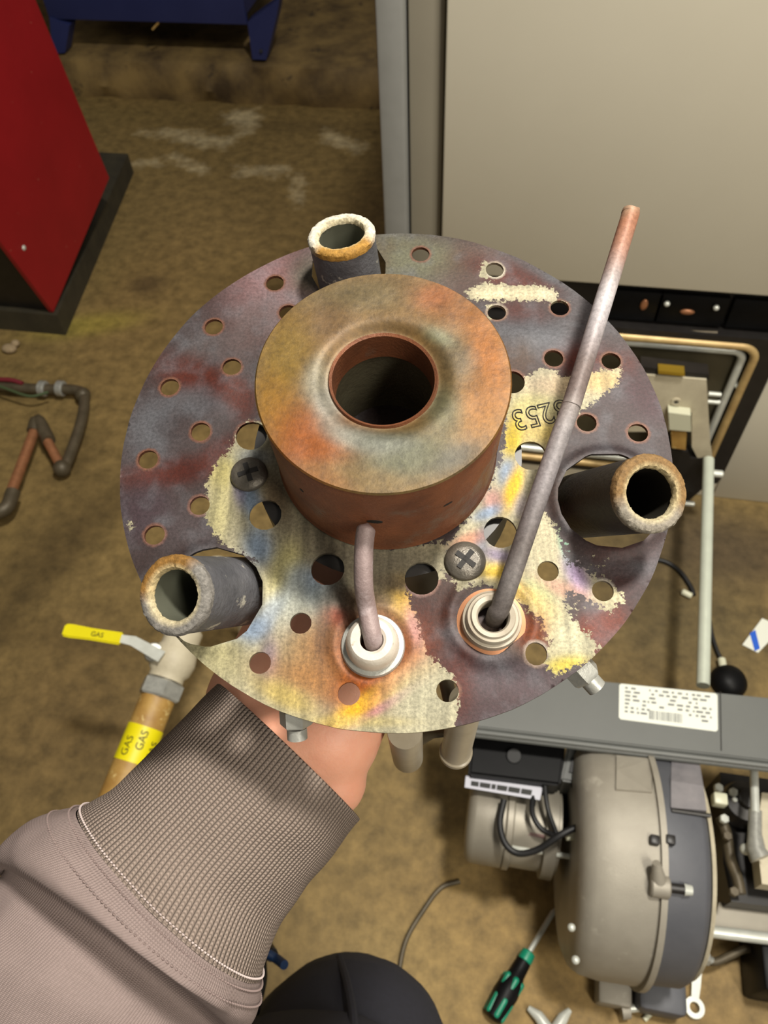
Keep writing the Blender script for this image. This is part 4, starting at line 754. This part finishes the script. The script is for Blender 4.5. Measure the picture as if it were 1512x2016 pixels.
for kn, (tip, base, ro, ri, mb, mc, mi) in enumerate(((LP(341, 1172, .227), on_disc(425, 1167, -.001), .0118, .0079, M_noz, M_crust, M_tin), (LP(1283, 971, .227), on_disc(1184, 988, -.001), .0116, .0078, M_noz2, M_crust2, M_tin2), (LP(671, 459, .278), on_disc(690, 556, -.001), .0121, .0086, M_noz, M_crust, M_tin))):
    ax = (tip - base); L_ = ax.length; ax = ax.normalized(); h0_ = -.018
    bm = NB(); rings = lathe(bm, base, ax, [(ri, L_ - .004), (ri, h0_), (ro, h0_), (ro, L_ - .0012)], 72, cap=False)
    nz_ = build('nozzle', bm, mb, head, local=True)
    bm = NB(); rg_ = lathe(bm, base, ax, [(ro + .0002, L_ - .003), (ro + .0003, L_ - .0010), (ro - .0004, L_), ((ro + ri) / 2, L_ + .0004), (ri + .0004, L_), (ri - .0002, L_ - .0010), (ri - .0002, L_ - .002)], 120, cap=False)
    for row in rg_:
        for v in row:
            v.co += (noise.noise_vector(v.co * 1400) * .00022 + noise.noise_vector(v.co * 500) * .00016)
    cr = build('crusted_rim', bm, mc, nz_, local=True, label=('ochre and grey crusted rim', 'bronze crusted rim', 'white and ochre crusted rim')[kn])
    cen = base + ax * L_; pts_ = np.array([v.co[:] for v in cr.data.vertices]) - np.array(cen[:]); an = np.degrees(np.arctan2(pts_[:, 1], pts_[:, 0])); rr_ = np.linalg.norm(pts_ - np.outer(pts_ @ np.array(ax[:]), np.array(ax[:])), axis=1)
    och, crm, gry = np.array((S(140, 102, 48), S(136, 106, 66), S(176, 132, 60))[kn][:3]), np.array(S(222, 206, 160)[:3]), np.array(((S(128, 124, 118)), (S(150, 142, 128)), (S(214, 208, 192)))[kn][:3])
    mid_ = (118, 88, -80)[kn]; wd_ = (62, 110, 60)[kn]; dlt = np.abs((an - mid_ + 180) % 360 - 180); kk_ = np.clip((wd_ - dlt) / 25 + .5, 0, 1)[:, None]
    col_ = gry * (1 - kk_) + och * kk_; ke = (np.clip(1 - np.abs(rr_ - ri) / .0011, 0, 1) * .8)[:, None]; col_ = col_ * (1 - ke) + crm * ke
    set_attr(cr.data, 'base', np.concatenate([col_ * .75, np.ones((len(col_), 1))], 1)); cr.data.materials.clear(); cr.data.materials.append(M_crustA)
    bm = NB(); lathe(bm, base, ax, [(ri - .0001, L_ - .002), (ri - .0001, h0_ + .001), (0, h0_ + .001)], 48, cap=False); build('inside', bm, mi, nz_, local=True)
# ---- electrodes
e1 = on_disc(733, 1266, .004); e2 = on_disc(969, 1219, .004)
e1.z = 0; e2.z = 0
def tail_len(e, y):
    h = -.02
    while h > -.2:
        p = RC.transposed() @ (DM @ (e + Vector((0, 0, h))) - EYE)
        if CY + F * p.y / p.z > y: break
        h -= .001
    return h
t1 = t2 = -.032
bm = NB(); lathe(bm, e1, (0, 0, 1), [(.0036, .002), (.0036, .0085), (.0045, .0092), (.0064, .009), (.0076, .0075), (.0083, .004), (.0084, .0), (.0078, -.012)], 64, cap=False)
ins1 = build('insulator', bm, M_ceramic, head, local=True, label='white ceramic insulator')
bm = NB(); lathe(bm, e1, (0, 0, 1), [(.0083, .0018), (.0097, .0016), (.0101, .0006), (.0095, -.001)], 64, cap=False); build('collar', bm, M_steel, ins1, local=True)
bm = NB(); lathe(bm, e1, (0, 0, 1), [(.0076, -.008), (.0076, t1 * .55), (.0066, t1 * .56), (.0055, t1), (0, t1)], 40, cap=False); build('insulator_tail', bm, M_ceramic2, ins1, local=True)
bm = NB(); lathe(bm, e2, (0, 0, 1), [(.0046, .001), (.0046, .0065), (.0052, .0074), (.0066, .0078), (.0070, .0068), (.0078, .0066), (.0082, .0058), (.0083, .0046), (.0091, .0042), (.0093, .003), (.0094, 0), (.0094, -.012)], 72, cap=False)
ins2 = build('insulator', bm, mat('stepped_ceramic', S(178, 170, 154), S(150, 138, 120), .34, 0, 120, .5), head, local=True, label='stepped grey ceramic insulator')
bm = NB(); lathe(bm, e2, (0, 0, 1), [(.009, .0012), (.0108, .0008), (.0112, -.001)], 64, cap=False); build('collar', bm, M_copper, ins2, local=True)
bm = NB(); lathe(bm, e2, (0, 0, 1), [(.0078, -.008), (.0076, t2 + .004), (.0086, t2 + .003), (.0086, t2), (.004, t2)], 40, cap=False); build('insulator_tail', bm, M_ceramic2, ins2, local=True)
bm = NB(); a, b = LP(797, 1440, .292), LP(803, 1492, .345); lathe(bm, a, b - a, [(.0066, 0), (.0068, .001), (.0068, (b - a).length - .002), (.006, (b - a).length)], 40); build('rear_stub', bm, M_ceramic2, head, local=True, label='pale ceramic stub behind the plate edge')
bm = NB(); a, b = LP(918, 1380, .285), LP(897, 1482, .335); L_ = (b - a).length; lathe(bm, a, b - a, [(.0064, 0), (.0064, L_ - .003), (.0072, L_ - .0025), (.0072, L_), (.005, L_), (.005, L_ - .02)], 40, cap=False); build('rear_stub', bm, M_ceramic2, head, local=True, label='beige tube with a flanged end behind the plate')
bm = NB(); tube(bm, [LP(800, 1470, .335), LP(850, 1440, .325), LP(900, 1440, .315), HC + Vector((.01, -.02, -.04))], .003, 10); build('rear_bracket', bm, M_pipe, head, local=True)
hp, hn = on_hub(732, 1034)
pt = hp + hn * .0012
P1 = [e1 + Vector((.0006, 0, -.002)), e1 + Vector((.0004, .0004, .008)), LP(722, 1195, .2345), LP(716, 1150, .231), LP(716, 1090, .2295), LP(719, 1052, .2305), LP(724, 1030, .2315)]
pp = smooth_path(P1, 8); rad = [.0029] * (len(pp) - 5) + [.0027, .0022, .0016, .0009, .0003]
bm = NB(); tube(bm, pp, rad, 24); build('electrode_rod', bm, M_rod, head, local=True, label='short bent ignition rod pointing at the hub')
P2 = [e2 + Vector((.0012, .0008, -.002)), e2 + Vector((.0012, .0012, .006)), LP(986, 1195, .236), LP(1012, 1120, .2345), LP(1064, 968, .238), LP(1122, 805, .2425), LP(1128, 788, .243), LP(1180, 620, .252), LP(1238, 432, .2640), LP(1239, 424, .2644)]
pp = smooth_path(P2, 8); bm = NB(); tube(bm, pp, [.0030] * (len(pp) - 2) + [.0029, .0024], 28)
for v in bm.verts: v.co += noise.noise_vector(v.co * 600) * .00005
ys = np.array([v.co.y for v in bm.verts]); y0_, y1_ = ys.min(), ys.max(); tt = (ys - y0_) / (y1_ - y0_) + np.array([noise.noise(v.co * 160) for v in bm.verts]) * .02
stp = [0, .08, .16, .30, .42, .46, .50, .56, .66, .74, .80, .88, .96, 1.0]; cl = [(84, 76, 72), (120, 114, 112), (104, 96, 94), (142, 136, 138), (150, 144, 144), (150, 140, 136), (120, 106, 102), (124, 110, 106), (176, 168, 170), (206, 200, 202), (170, 156, 152), (172, 128, 108), (168, 116, 90), (180, 150, 124)]
rc_ = np.stack([np.interp(tt, stp, [S(*c)[k] for c in cl]) for k in range(3)] + [np.ones(len(tt))], 1) * [.72, .72, .72, 1]
rod2 = build('electrode_rod', bm, attr_mat('long_rod_scale', [], .5, .1, 700, .25, .3), head, local=True, label='long straight sensing rod reaching past the plate edge'); set_attr(rod2.data, 'base', rc_)
# ---- screws, bolts
for (px, py), r, rot, m in (((490, 933), .0064, .35, M_screw), ((916, 1104), .0067, .9, M_screw)):
    q = on_disc(px, py, .001); q.z = .0004
    bm = NB(); lathe(bm, q, (0, 0, 1), [(r, 0), (r, .0006), (r * .92, .0014), (r * .6, .0022), (r * .25, .0025), (0, .0025)], 48, cap=False); s_ = build('screw', bm, m, head, local=True)
    bm = NB()
    for k in (0, 1): box(bm, q + Vector((0, 0, .0019)), (r * 1.1, r * .26, .0015), Matrix.Rotation(rot + k * math.pi / 2, 3, 'Z'))
    build('recess_shade_cross', bm, M_dark, s_, local=True, smooth=False)  # black cross on the domed head paints the shade of its recess
for (px, py), ax, L_ in (((576, 1412), Vector((.05, -1, -.55)), .0045), ((1148, 1302), Vector((.75, -.75, -.35)), .008)):
    q = on_disc(px, py); q.z = -.0085; bm = NB(); hexa(bm, q - ax.normalized() * .004, ax, .0052, L_ + .001); cyl(bm, q + ax.normalized() * L_ * .5, q + ax.normalized() * (L_ + .0012), .0032); build('edge_bolt', bm, M_steel, head, local=True)
# ---- stamped number
b2 = text_mesh('3253', .0118, outline=.00022); q = on_disc(1062, 815); ca = math.radians(180 + 14)
for v in b2.verts:
    x, y = v.co.x * .86, v.co.y; v.co = Vector((q.x + x * math.cos(ca) - y * math.sin(ca), q.y + x * math.sin(ca) + y * math.cos(ca), .00015 + v.co.z + float(Zd[np.argmin((VV[:, 0] - q.x) ** 2 + (VV[:, 1] - q.y) ** 2)])))
build('stamped_number', b2, M_dark, plate, local=True, label='stamped part number')
# ---- behind the plate
bm = NB(); lathe(bm, HC, (0, 0, 1), [(.020, -.002), (.047, -.003), (.047, -.030), (.036, -.038), (.019, -.042), (.019, -.15), (0, -.15)], 64, cap=False); build('mixing_body', bm, M_black, head, local=True)

# ================================================================== PERSON
person = thing('person', 'person in grey-brown sweatshirt and dark trousers holding the plate from behind', 'person', (-.25, -.1, 0))
bm = NB()
def cp(a, b, ra, rb): capsule(bm, at_d(*a), at_d(*b), ra, rb)
PW, PH = (560, 1482, .312), (600, 1400, .318)
cp((60, 2060, .36), (337, 1760, .322), .045, .034); cp((337, 1760, .322), PW, .034, .029)
cp(PW, (640, 1442, .305), .029, .0225)                              # heel of the hand
cp((565, 1500, .306), (648, 1535, .303), .025, .0150); cp((640, 1452, .305), (716, 1330, .305), .0215, .017)               # base of the thumb
cp((716, 1330, .305), (800, 1220, .322), .0145, .012); cp((800, 1220, .322), (845, 1120, .338), .0115, .009)    # thumb
cp(PW, (520, 1385, .325), .027, .025); cp((520, 1385, .325), (560, 1230, .345), .024, .017); cp((620, 1400, .325), (690, 1200, .345), .022, .017); cp((570, 1400, .33), (640, 1210, .352), .022, .017); cp((520, 1385, .325), (600, 1220, .352), .022, .016)
cp((640, 1210, .35), (560, 1230, .345), .015, .014); cp((690, 1200, .345), (610, 1225, .348), .016, .014); cp((600, 1420, .315), (650, 1240, .338), .022, .018)
for kx, (mx, my, md_) in enumerate(((700, 1195, .345), (655, 1195, .357), (610, 1205, .366), (565, 1222, .372))):   # four fingers curling round the pipe
    s_ = (1, 1.06, 1, .85)[kx]; r0 = (.0105, .0105, .0098, .0088)[kx]
    a = (mx, my, md_); b = (mx + 70 * s_, my - 130 * s_, md_ + .012); c_ = (mx + 160 * s_, my - 175 * s_, md_ + .012); d_ = (mx + 225 * s_, my - 150 * s_, md_ - .002)
    cp(a, b, r0 + .001, r0); cp(b, c_, r0, r0 - .0008); cp(c_, d_, r0 - .0008, r0 - .002)
body = build('body', bm, M_skin, person)
md = body.modifiers.new('remesh', 'REMESH'); md.mode = 'VOXEL'; md.voxel_size = .0021; md.use_smooth_shade = True
md = body.modifiers.new('smooth', 'SMOOTH'); md.iterations = 4; md.factor = .5
# sleeve: a lofted tube; stations (left px, right px, depth, thickness ratio, skew of the near side along the arm)
def loft(name, stn, m, n=120, per=14, wr=0.0006, root=person, close=False, uv=(1, 1), fold=None):
    c_, a_, b_, s_ = [], [], [], []
    for Lp, Rp, dp, k, sk in stn:
        L3, R3 = at_d(*Lp, dp), at_d(*Rp, dp); c0_ = (L3 + R3) / 2; a0_ = (R3 - L3) / 2; v_ = (EYE - c0_).normalized(); v_ = (v_ - a0_.normalized() * v_.dot(a0_.normalized())).normalized()
        c_.append(c0_); a_.append(a0_); ax_ = a0_.cross(v_).normalized(); b_.append(v_ * a0_.length * k + ax_ * sk)
    ci, ai, bi = smooth_path(c_, per), smooth_path(a_, per), smooth_path(b_, per)
    bm = NB(); uvl = bm.loops.layers.uv.new('uv'); rows = []
    for j, (cc_, aa, bb) in enumerate(zip(ci, ai, bi)):
        row = []
        for k in range(n):
            t = 2 * math.pi * k / n; p = cc_ + aa * math.cos(t) + bb * math.sin(t)
            p += (p - cc_).normalized() * (noise.noise(p * 28) * wr * 2.2 + noise.noise(p * 80) * wr)
            row.append(bm.verts.new(p))
        rows.append(row)
    cum = [0]
    for j in range(1, len(ci)): cum.append(cum[-1] + (ci[j] - ci[j - 1]).length)
    for j, (r0, r1) in enumerate(zip(rows, rows[1:])):
        for k in range(n):
            k2 = (k + 1) % n; f = bm.faces.new((r0[k], r0[k2], r1[k2], r1[k]))
            for lp, (u_, v_) in zip(f.loops, ((k, j), (k + 1, j), (k + 1, j + 1), (k, j + 1))): lp[uvl].uv = (u_ / n * uv[0], cum[v_] * uv[1])
    if close: bm.faces.new(rows[-1])
    return build(name, bm, m, root, angle=180), (ci, ai, bi)
def knit(name, a, b, rib, row, depth, contrast=.3):
    m = mat(name, a, b, 0.85, 0, 900, 0.5); nt = m.node_tree; N = nt.nodes; L = nt.links; p = N['Principled BSDF']; p.inputs['Specular IOR Level'].default_value = .15
    uvn = N.new('ShaderNodeUVMap'); sx = N.new('ShaderNodeSeparateXYZ'); L.new(uvn.outputs[0], sx.inputs[0])
    def mth(op, x, y=None):
        q = N.new('ShaderNodeMath'); q.operation = op
        for k, v in enumerate((x, y)):
            if v is None: continue
            if isinstance(v, (int, float)): q.inputs[k].default_value = v
            else: L.new(v, q.inputs[k])
        return q.outputs[0]
    su = mth('ABSOLUTE', mth('SINE', mth('MULTIPLY', sx.outputs[0], rib * math.pi)))
    off = mth('MULTIPLY', mth('ABSOLUTE', mth('SINE', mth('MULTIPLY', sx.outputs[0], rib * math.pi))), 1.1)
    sv = mth('ABSOLUTE', mth('SINE', mth('ADD', mth('MULTIPLY', sx.outputs[1], row * math.pi), off)))
    hgt = mth('MULTIPLY', mth('POWER', su, .6), mth('ADD', mth('MULTIPLY', sv, .45), .55))
    bp = N.new('ShaderNodeBump'); bp.inputs['Strength'].default_value = depth; bp.inputs['Distance'].default_value = .0008; L.new(hgt, bp.inputs['Height']); L.new(bp.outputs[0], p.inputs['Normal'])
    src = p.inputs['Base Color'].links[0].from_socket; mx = N.new('ShaderNodeMix'); mx.data_type = 'RGBA'; mx.blend_type = 'MULTIPLY'; mx.inputs[0].default_value = 1
    mr = N.new('ShaderNodeMapRange'); mr.inputs[3].default_value = 1 - contrast; mr.inputs[4].default_value = 1.05; L.new(hgt, mr.inputs[0]); cm = N.new('ShaderNodeCombineColor');  # yarn gaps darkened in the colour, standing in for their shade
    for k in range(3): L.new(mr.outputs[0], cm.inputs[k])
    L.new(src, mx.inputs[6]); L.new(cm.outputs[0], mx.inputs[7]); L.new(mx.outputs[2], p.inputs['Base Color']); return m
M_cuff = knit('ribbed_cuff', S(142, 128, 118), S(128, 114, 105), 136, 850, 1.0, .5)
M_sleeve = knit('sweatshirt_jersey', S(134, 119, 115), S(124, 110, 106), 300, 1250, .45, .12)
cuff, (ci, ai, bi) = loft('cuff', [((452, 1370), (688, 1598), .300, .60, .000), ((436, 1352), (699, 1606), .298, .66, -.001), ((428, 1344), (705, 1612), .297, .70, -.001), ((418, 1352), (696, 1624), .297, .72, 0), ((372, 1398), (655, 1680), .296, .74, .001), ((300, 1474), (600, 1745), .294, .76, .003), ((232, 1542), (552, 1812), .291, .78, .005), ((188, 1572), (527, 1875), .289, .80, .007), ((158, 1592), (512, 1922), .288, .80, .008)], M_cuff, n=200, per=12, wr=.0005)
sleeve, (c2i, a2i, b2i) = loft('sleeve', [((158, 1592), (512, 1922), .288, .80, .008), ((112, 1600), (512, 1955), .286, .84, .010), ((52, 1628), (500, 1990), .2855, .86, .007), ((8, 1662), (482, 2018), .286, .87, .002), ((-12, 1690), (462, 2036), .287, .86, -.002), ((-14, 1704), (452, 2042), .289, .74, -.004), ((0, 1710), (438, 2040), .291, .56, -.004), ((0, 1718), (430, 2044), .293, .50, -.002), ((-50, 1780), (420, 2080), .295, .68, 0), ((-140, 1870), (390, 2160), .298, .82, 0), ((-300, 2060), (290, 2380), .305, .9, 0), ((-600, 2380), (80, 2800), .325, .9, 0), ((-900, 2900), (-100, 3400), .35, .9, 0)], M_sleeve, n=160, per=14, wr=.0011)
# stitching: two rows of short stitches round the seam
def stitches(name, cc_, aa, bb, parent, n=150, off=.0006, col=None, slope=.0):
    bm = NB()
    def pt_(t): p = cc_ + aa * math.cos(t) + bb * math.sin(t); p += (p - cc_).normalized() * (noise.noise(p * 28) * .0011 + noise.noise(p * 80) * .0005 + off); return p
    for k in range(n):
        t0_ = 2 * math.pi * k / n; a_, b_ = pt_(t0_), pt_(t0_ + 2 * math.pi / n * .62); tube(bm, [a_, (a_ + b_) / 2 + (a_ - cc_).normalized() * .0003, b_], [.0002, .00042, .0002], 6)
    return build(name, bm, col, parent, kind='stuff')
M_thread = mat('thread', S(120, 104, 100), None, .8); M_thread2 = mat('thread_light', S(176, 162, 158), None, .8)
stitches('stitch_row', c2i[4], a2i[4], b2i[4], sleeve, 190, .0006, M_thread); stitches('stitch_row', c2i[16], a2i[16], b2i[16], sleeve, 170, .0004, M_thread)
stitches('stitch_row', ci[-4], ai[-4], bi[-4], cuff, 200, .0004, M_thread2)
bm = NB(); n_ = 160; c0_, a0_, b0_ = c2i[10], a2i[10], b2i[10]
# leg in dark trousers below the camera
kz = .60; K = at_z(684, 2086, kz)
def lz(x, y, z): return at_z(x, y, z)
hipp = Vector((K.x - .02, K.y - .34, .86)); knee = Vector((K.x, K.y - .015, kz - .02)); ank = Vector((K.x + .03, K.y - .2, .12))
def limb(bm, pts, rads, n=64, wr=.006, sq=1.0):
    P_ = smooth_path(pts, 12); R_ = [v.x for v in smooth_path([Vector((r, 0, 0)) for r in rads], 12)]; u = None; rows = []
    for i, p in enumerate(P_):
        d_ = (P_[min(i + 1, len(P_) - 1)] - P_[max(i - 1, 0)]).normalized(); u = Vector((1, 0, 0)) if u is None else u; u = (u - d_ * u.dot(d_)).normalized(); v_ = d_.cross(u); row = []
        for k in range(n):
            t = 2 * math.pi * k / n; q = p + (u * math.cos(t) + v_ * math.sin(t) * sq) * R_[i]; q += (q - p).normalized() * (noise.noise(q * 14) * wr + noise.noise(q * 40) * wr * .3); row.append(bm.verts.new(q))
        rows.append(row)
    for a, b in zip(rows, rows[1:]):
        for k in range(n): bm.faces.new((a[k], a[(k + 1) % n], b[(k + 1) % n], b[k]))
    bm.faces.new(rows[0]); bm.faces.new(rows[-1])
bm = NB(); limb(bm, [hipp, hipp.lerp(knee, .5) + Vector((0, .02, .03)), knee + Vector((0, -.05, .035)), knee + Vector((0, .005, -.03)), knee.lerp(ank, .4), ank], [.122, .12, .115, .09, .072, .062]); tr = build('trousers', bm, M_trouser, person, angle=180)
bm = NB(); sp_ = [at_z(x, y, z) for x, y, z in ((668, 1885, .61), (682, 1930, .655), (694, 1990, .69), (700, 2060, .72))]; tube(bm, smooth_path(sp_, 6), .0035, 8); build('side_seam', bm, M_trouser, tr)
bm = NB(); tube(bm, smooth_path([at_z(x, y, z) for x, y, z in ((498, 1990, .66), (512, 1930, .64), (512, 1890, .62), (520, 1862, .60), (535, 1880, .62))], 6), .006, 10); build('loop_strap', bm, M_shoe, tr)
bm = NB(); tube(bm, smooth_path([at_z(x, y, z) for x, y, z in ((528, 1877, .63), (545, 1888, .63), (560, 1900, .64))], 6), [.004] * 12 + [.004], 10); build('blue_tab', bm, mat('dark_blue_tab', S(18, 46, 84), None, .5), tr)
fx = ank + Vector((0, .06, -.065)); bm = NB(); limb(bm, [ank + Vector((0, -.03, 0)), ank + Vector((0, 0, -.05)), ank + Vector((0, .05, -.075)), ank + Vector((0, .14, -.085))], [.058, .055, .048, .034], wr=.001); 
for v in bm.verts: v.co.z = max(v.co.z, .004)
build('shoe', bm, M_shoe, person)
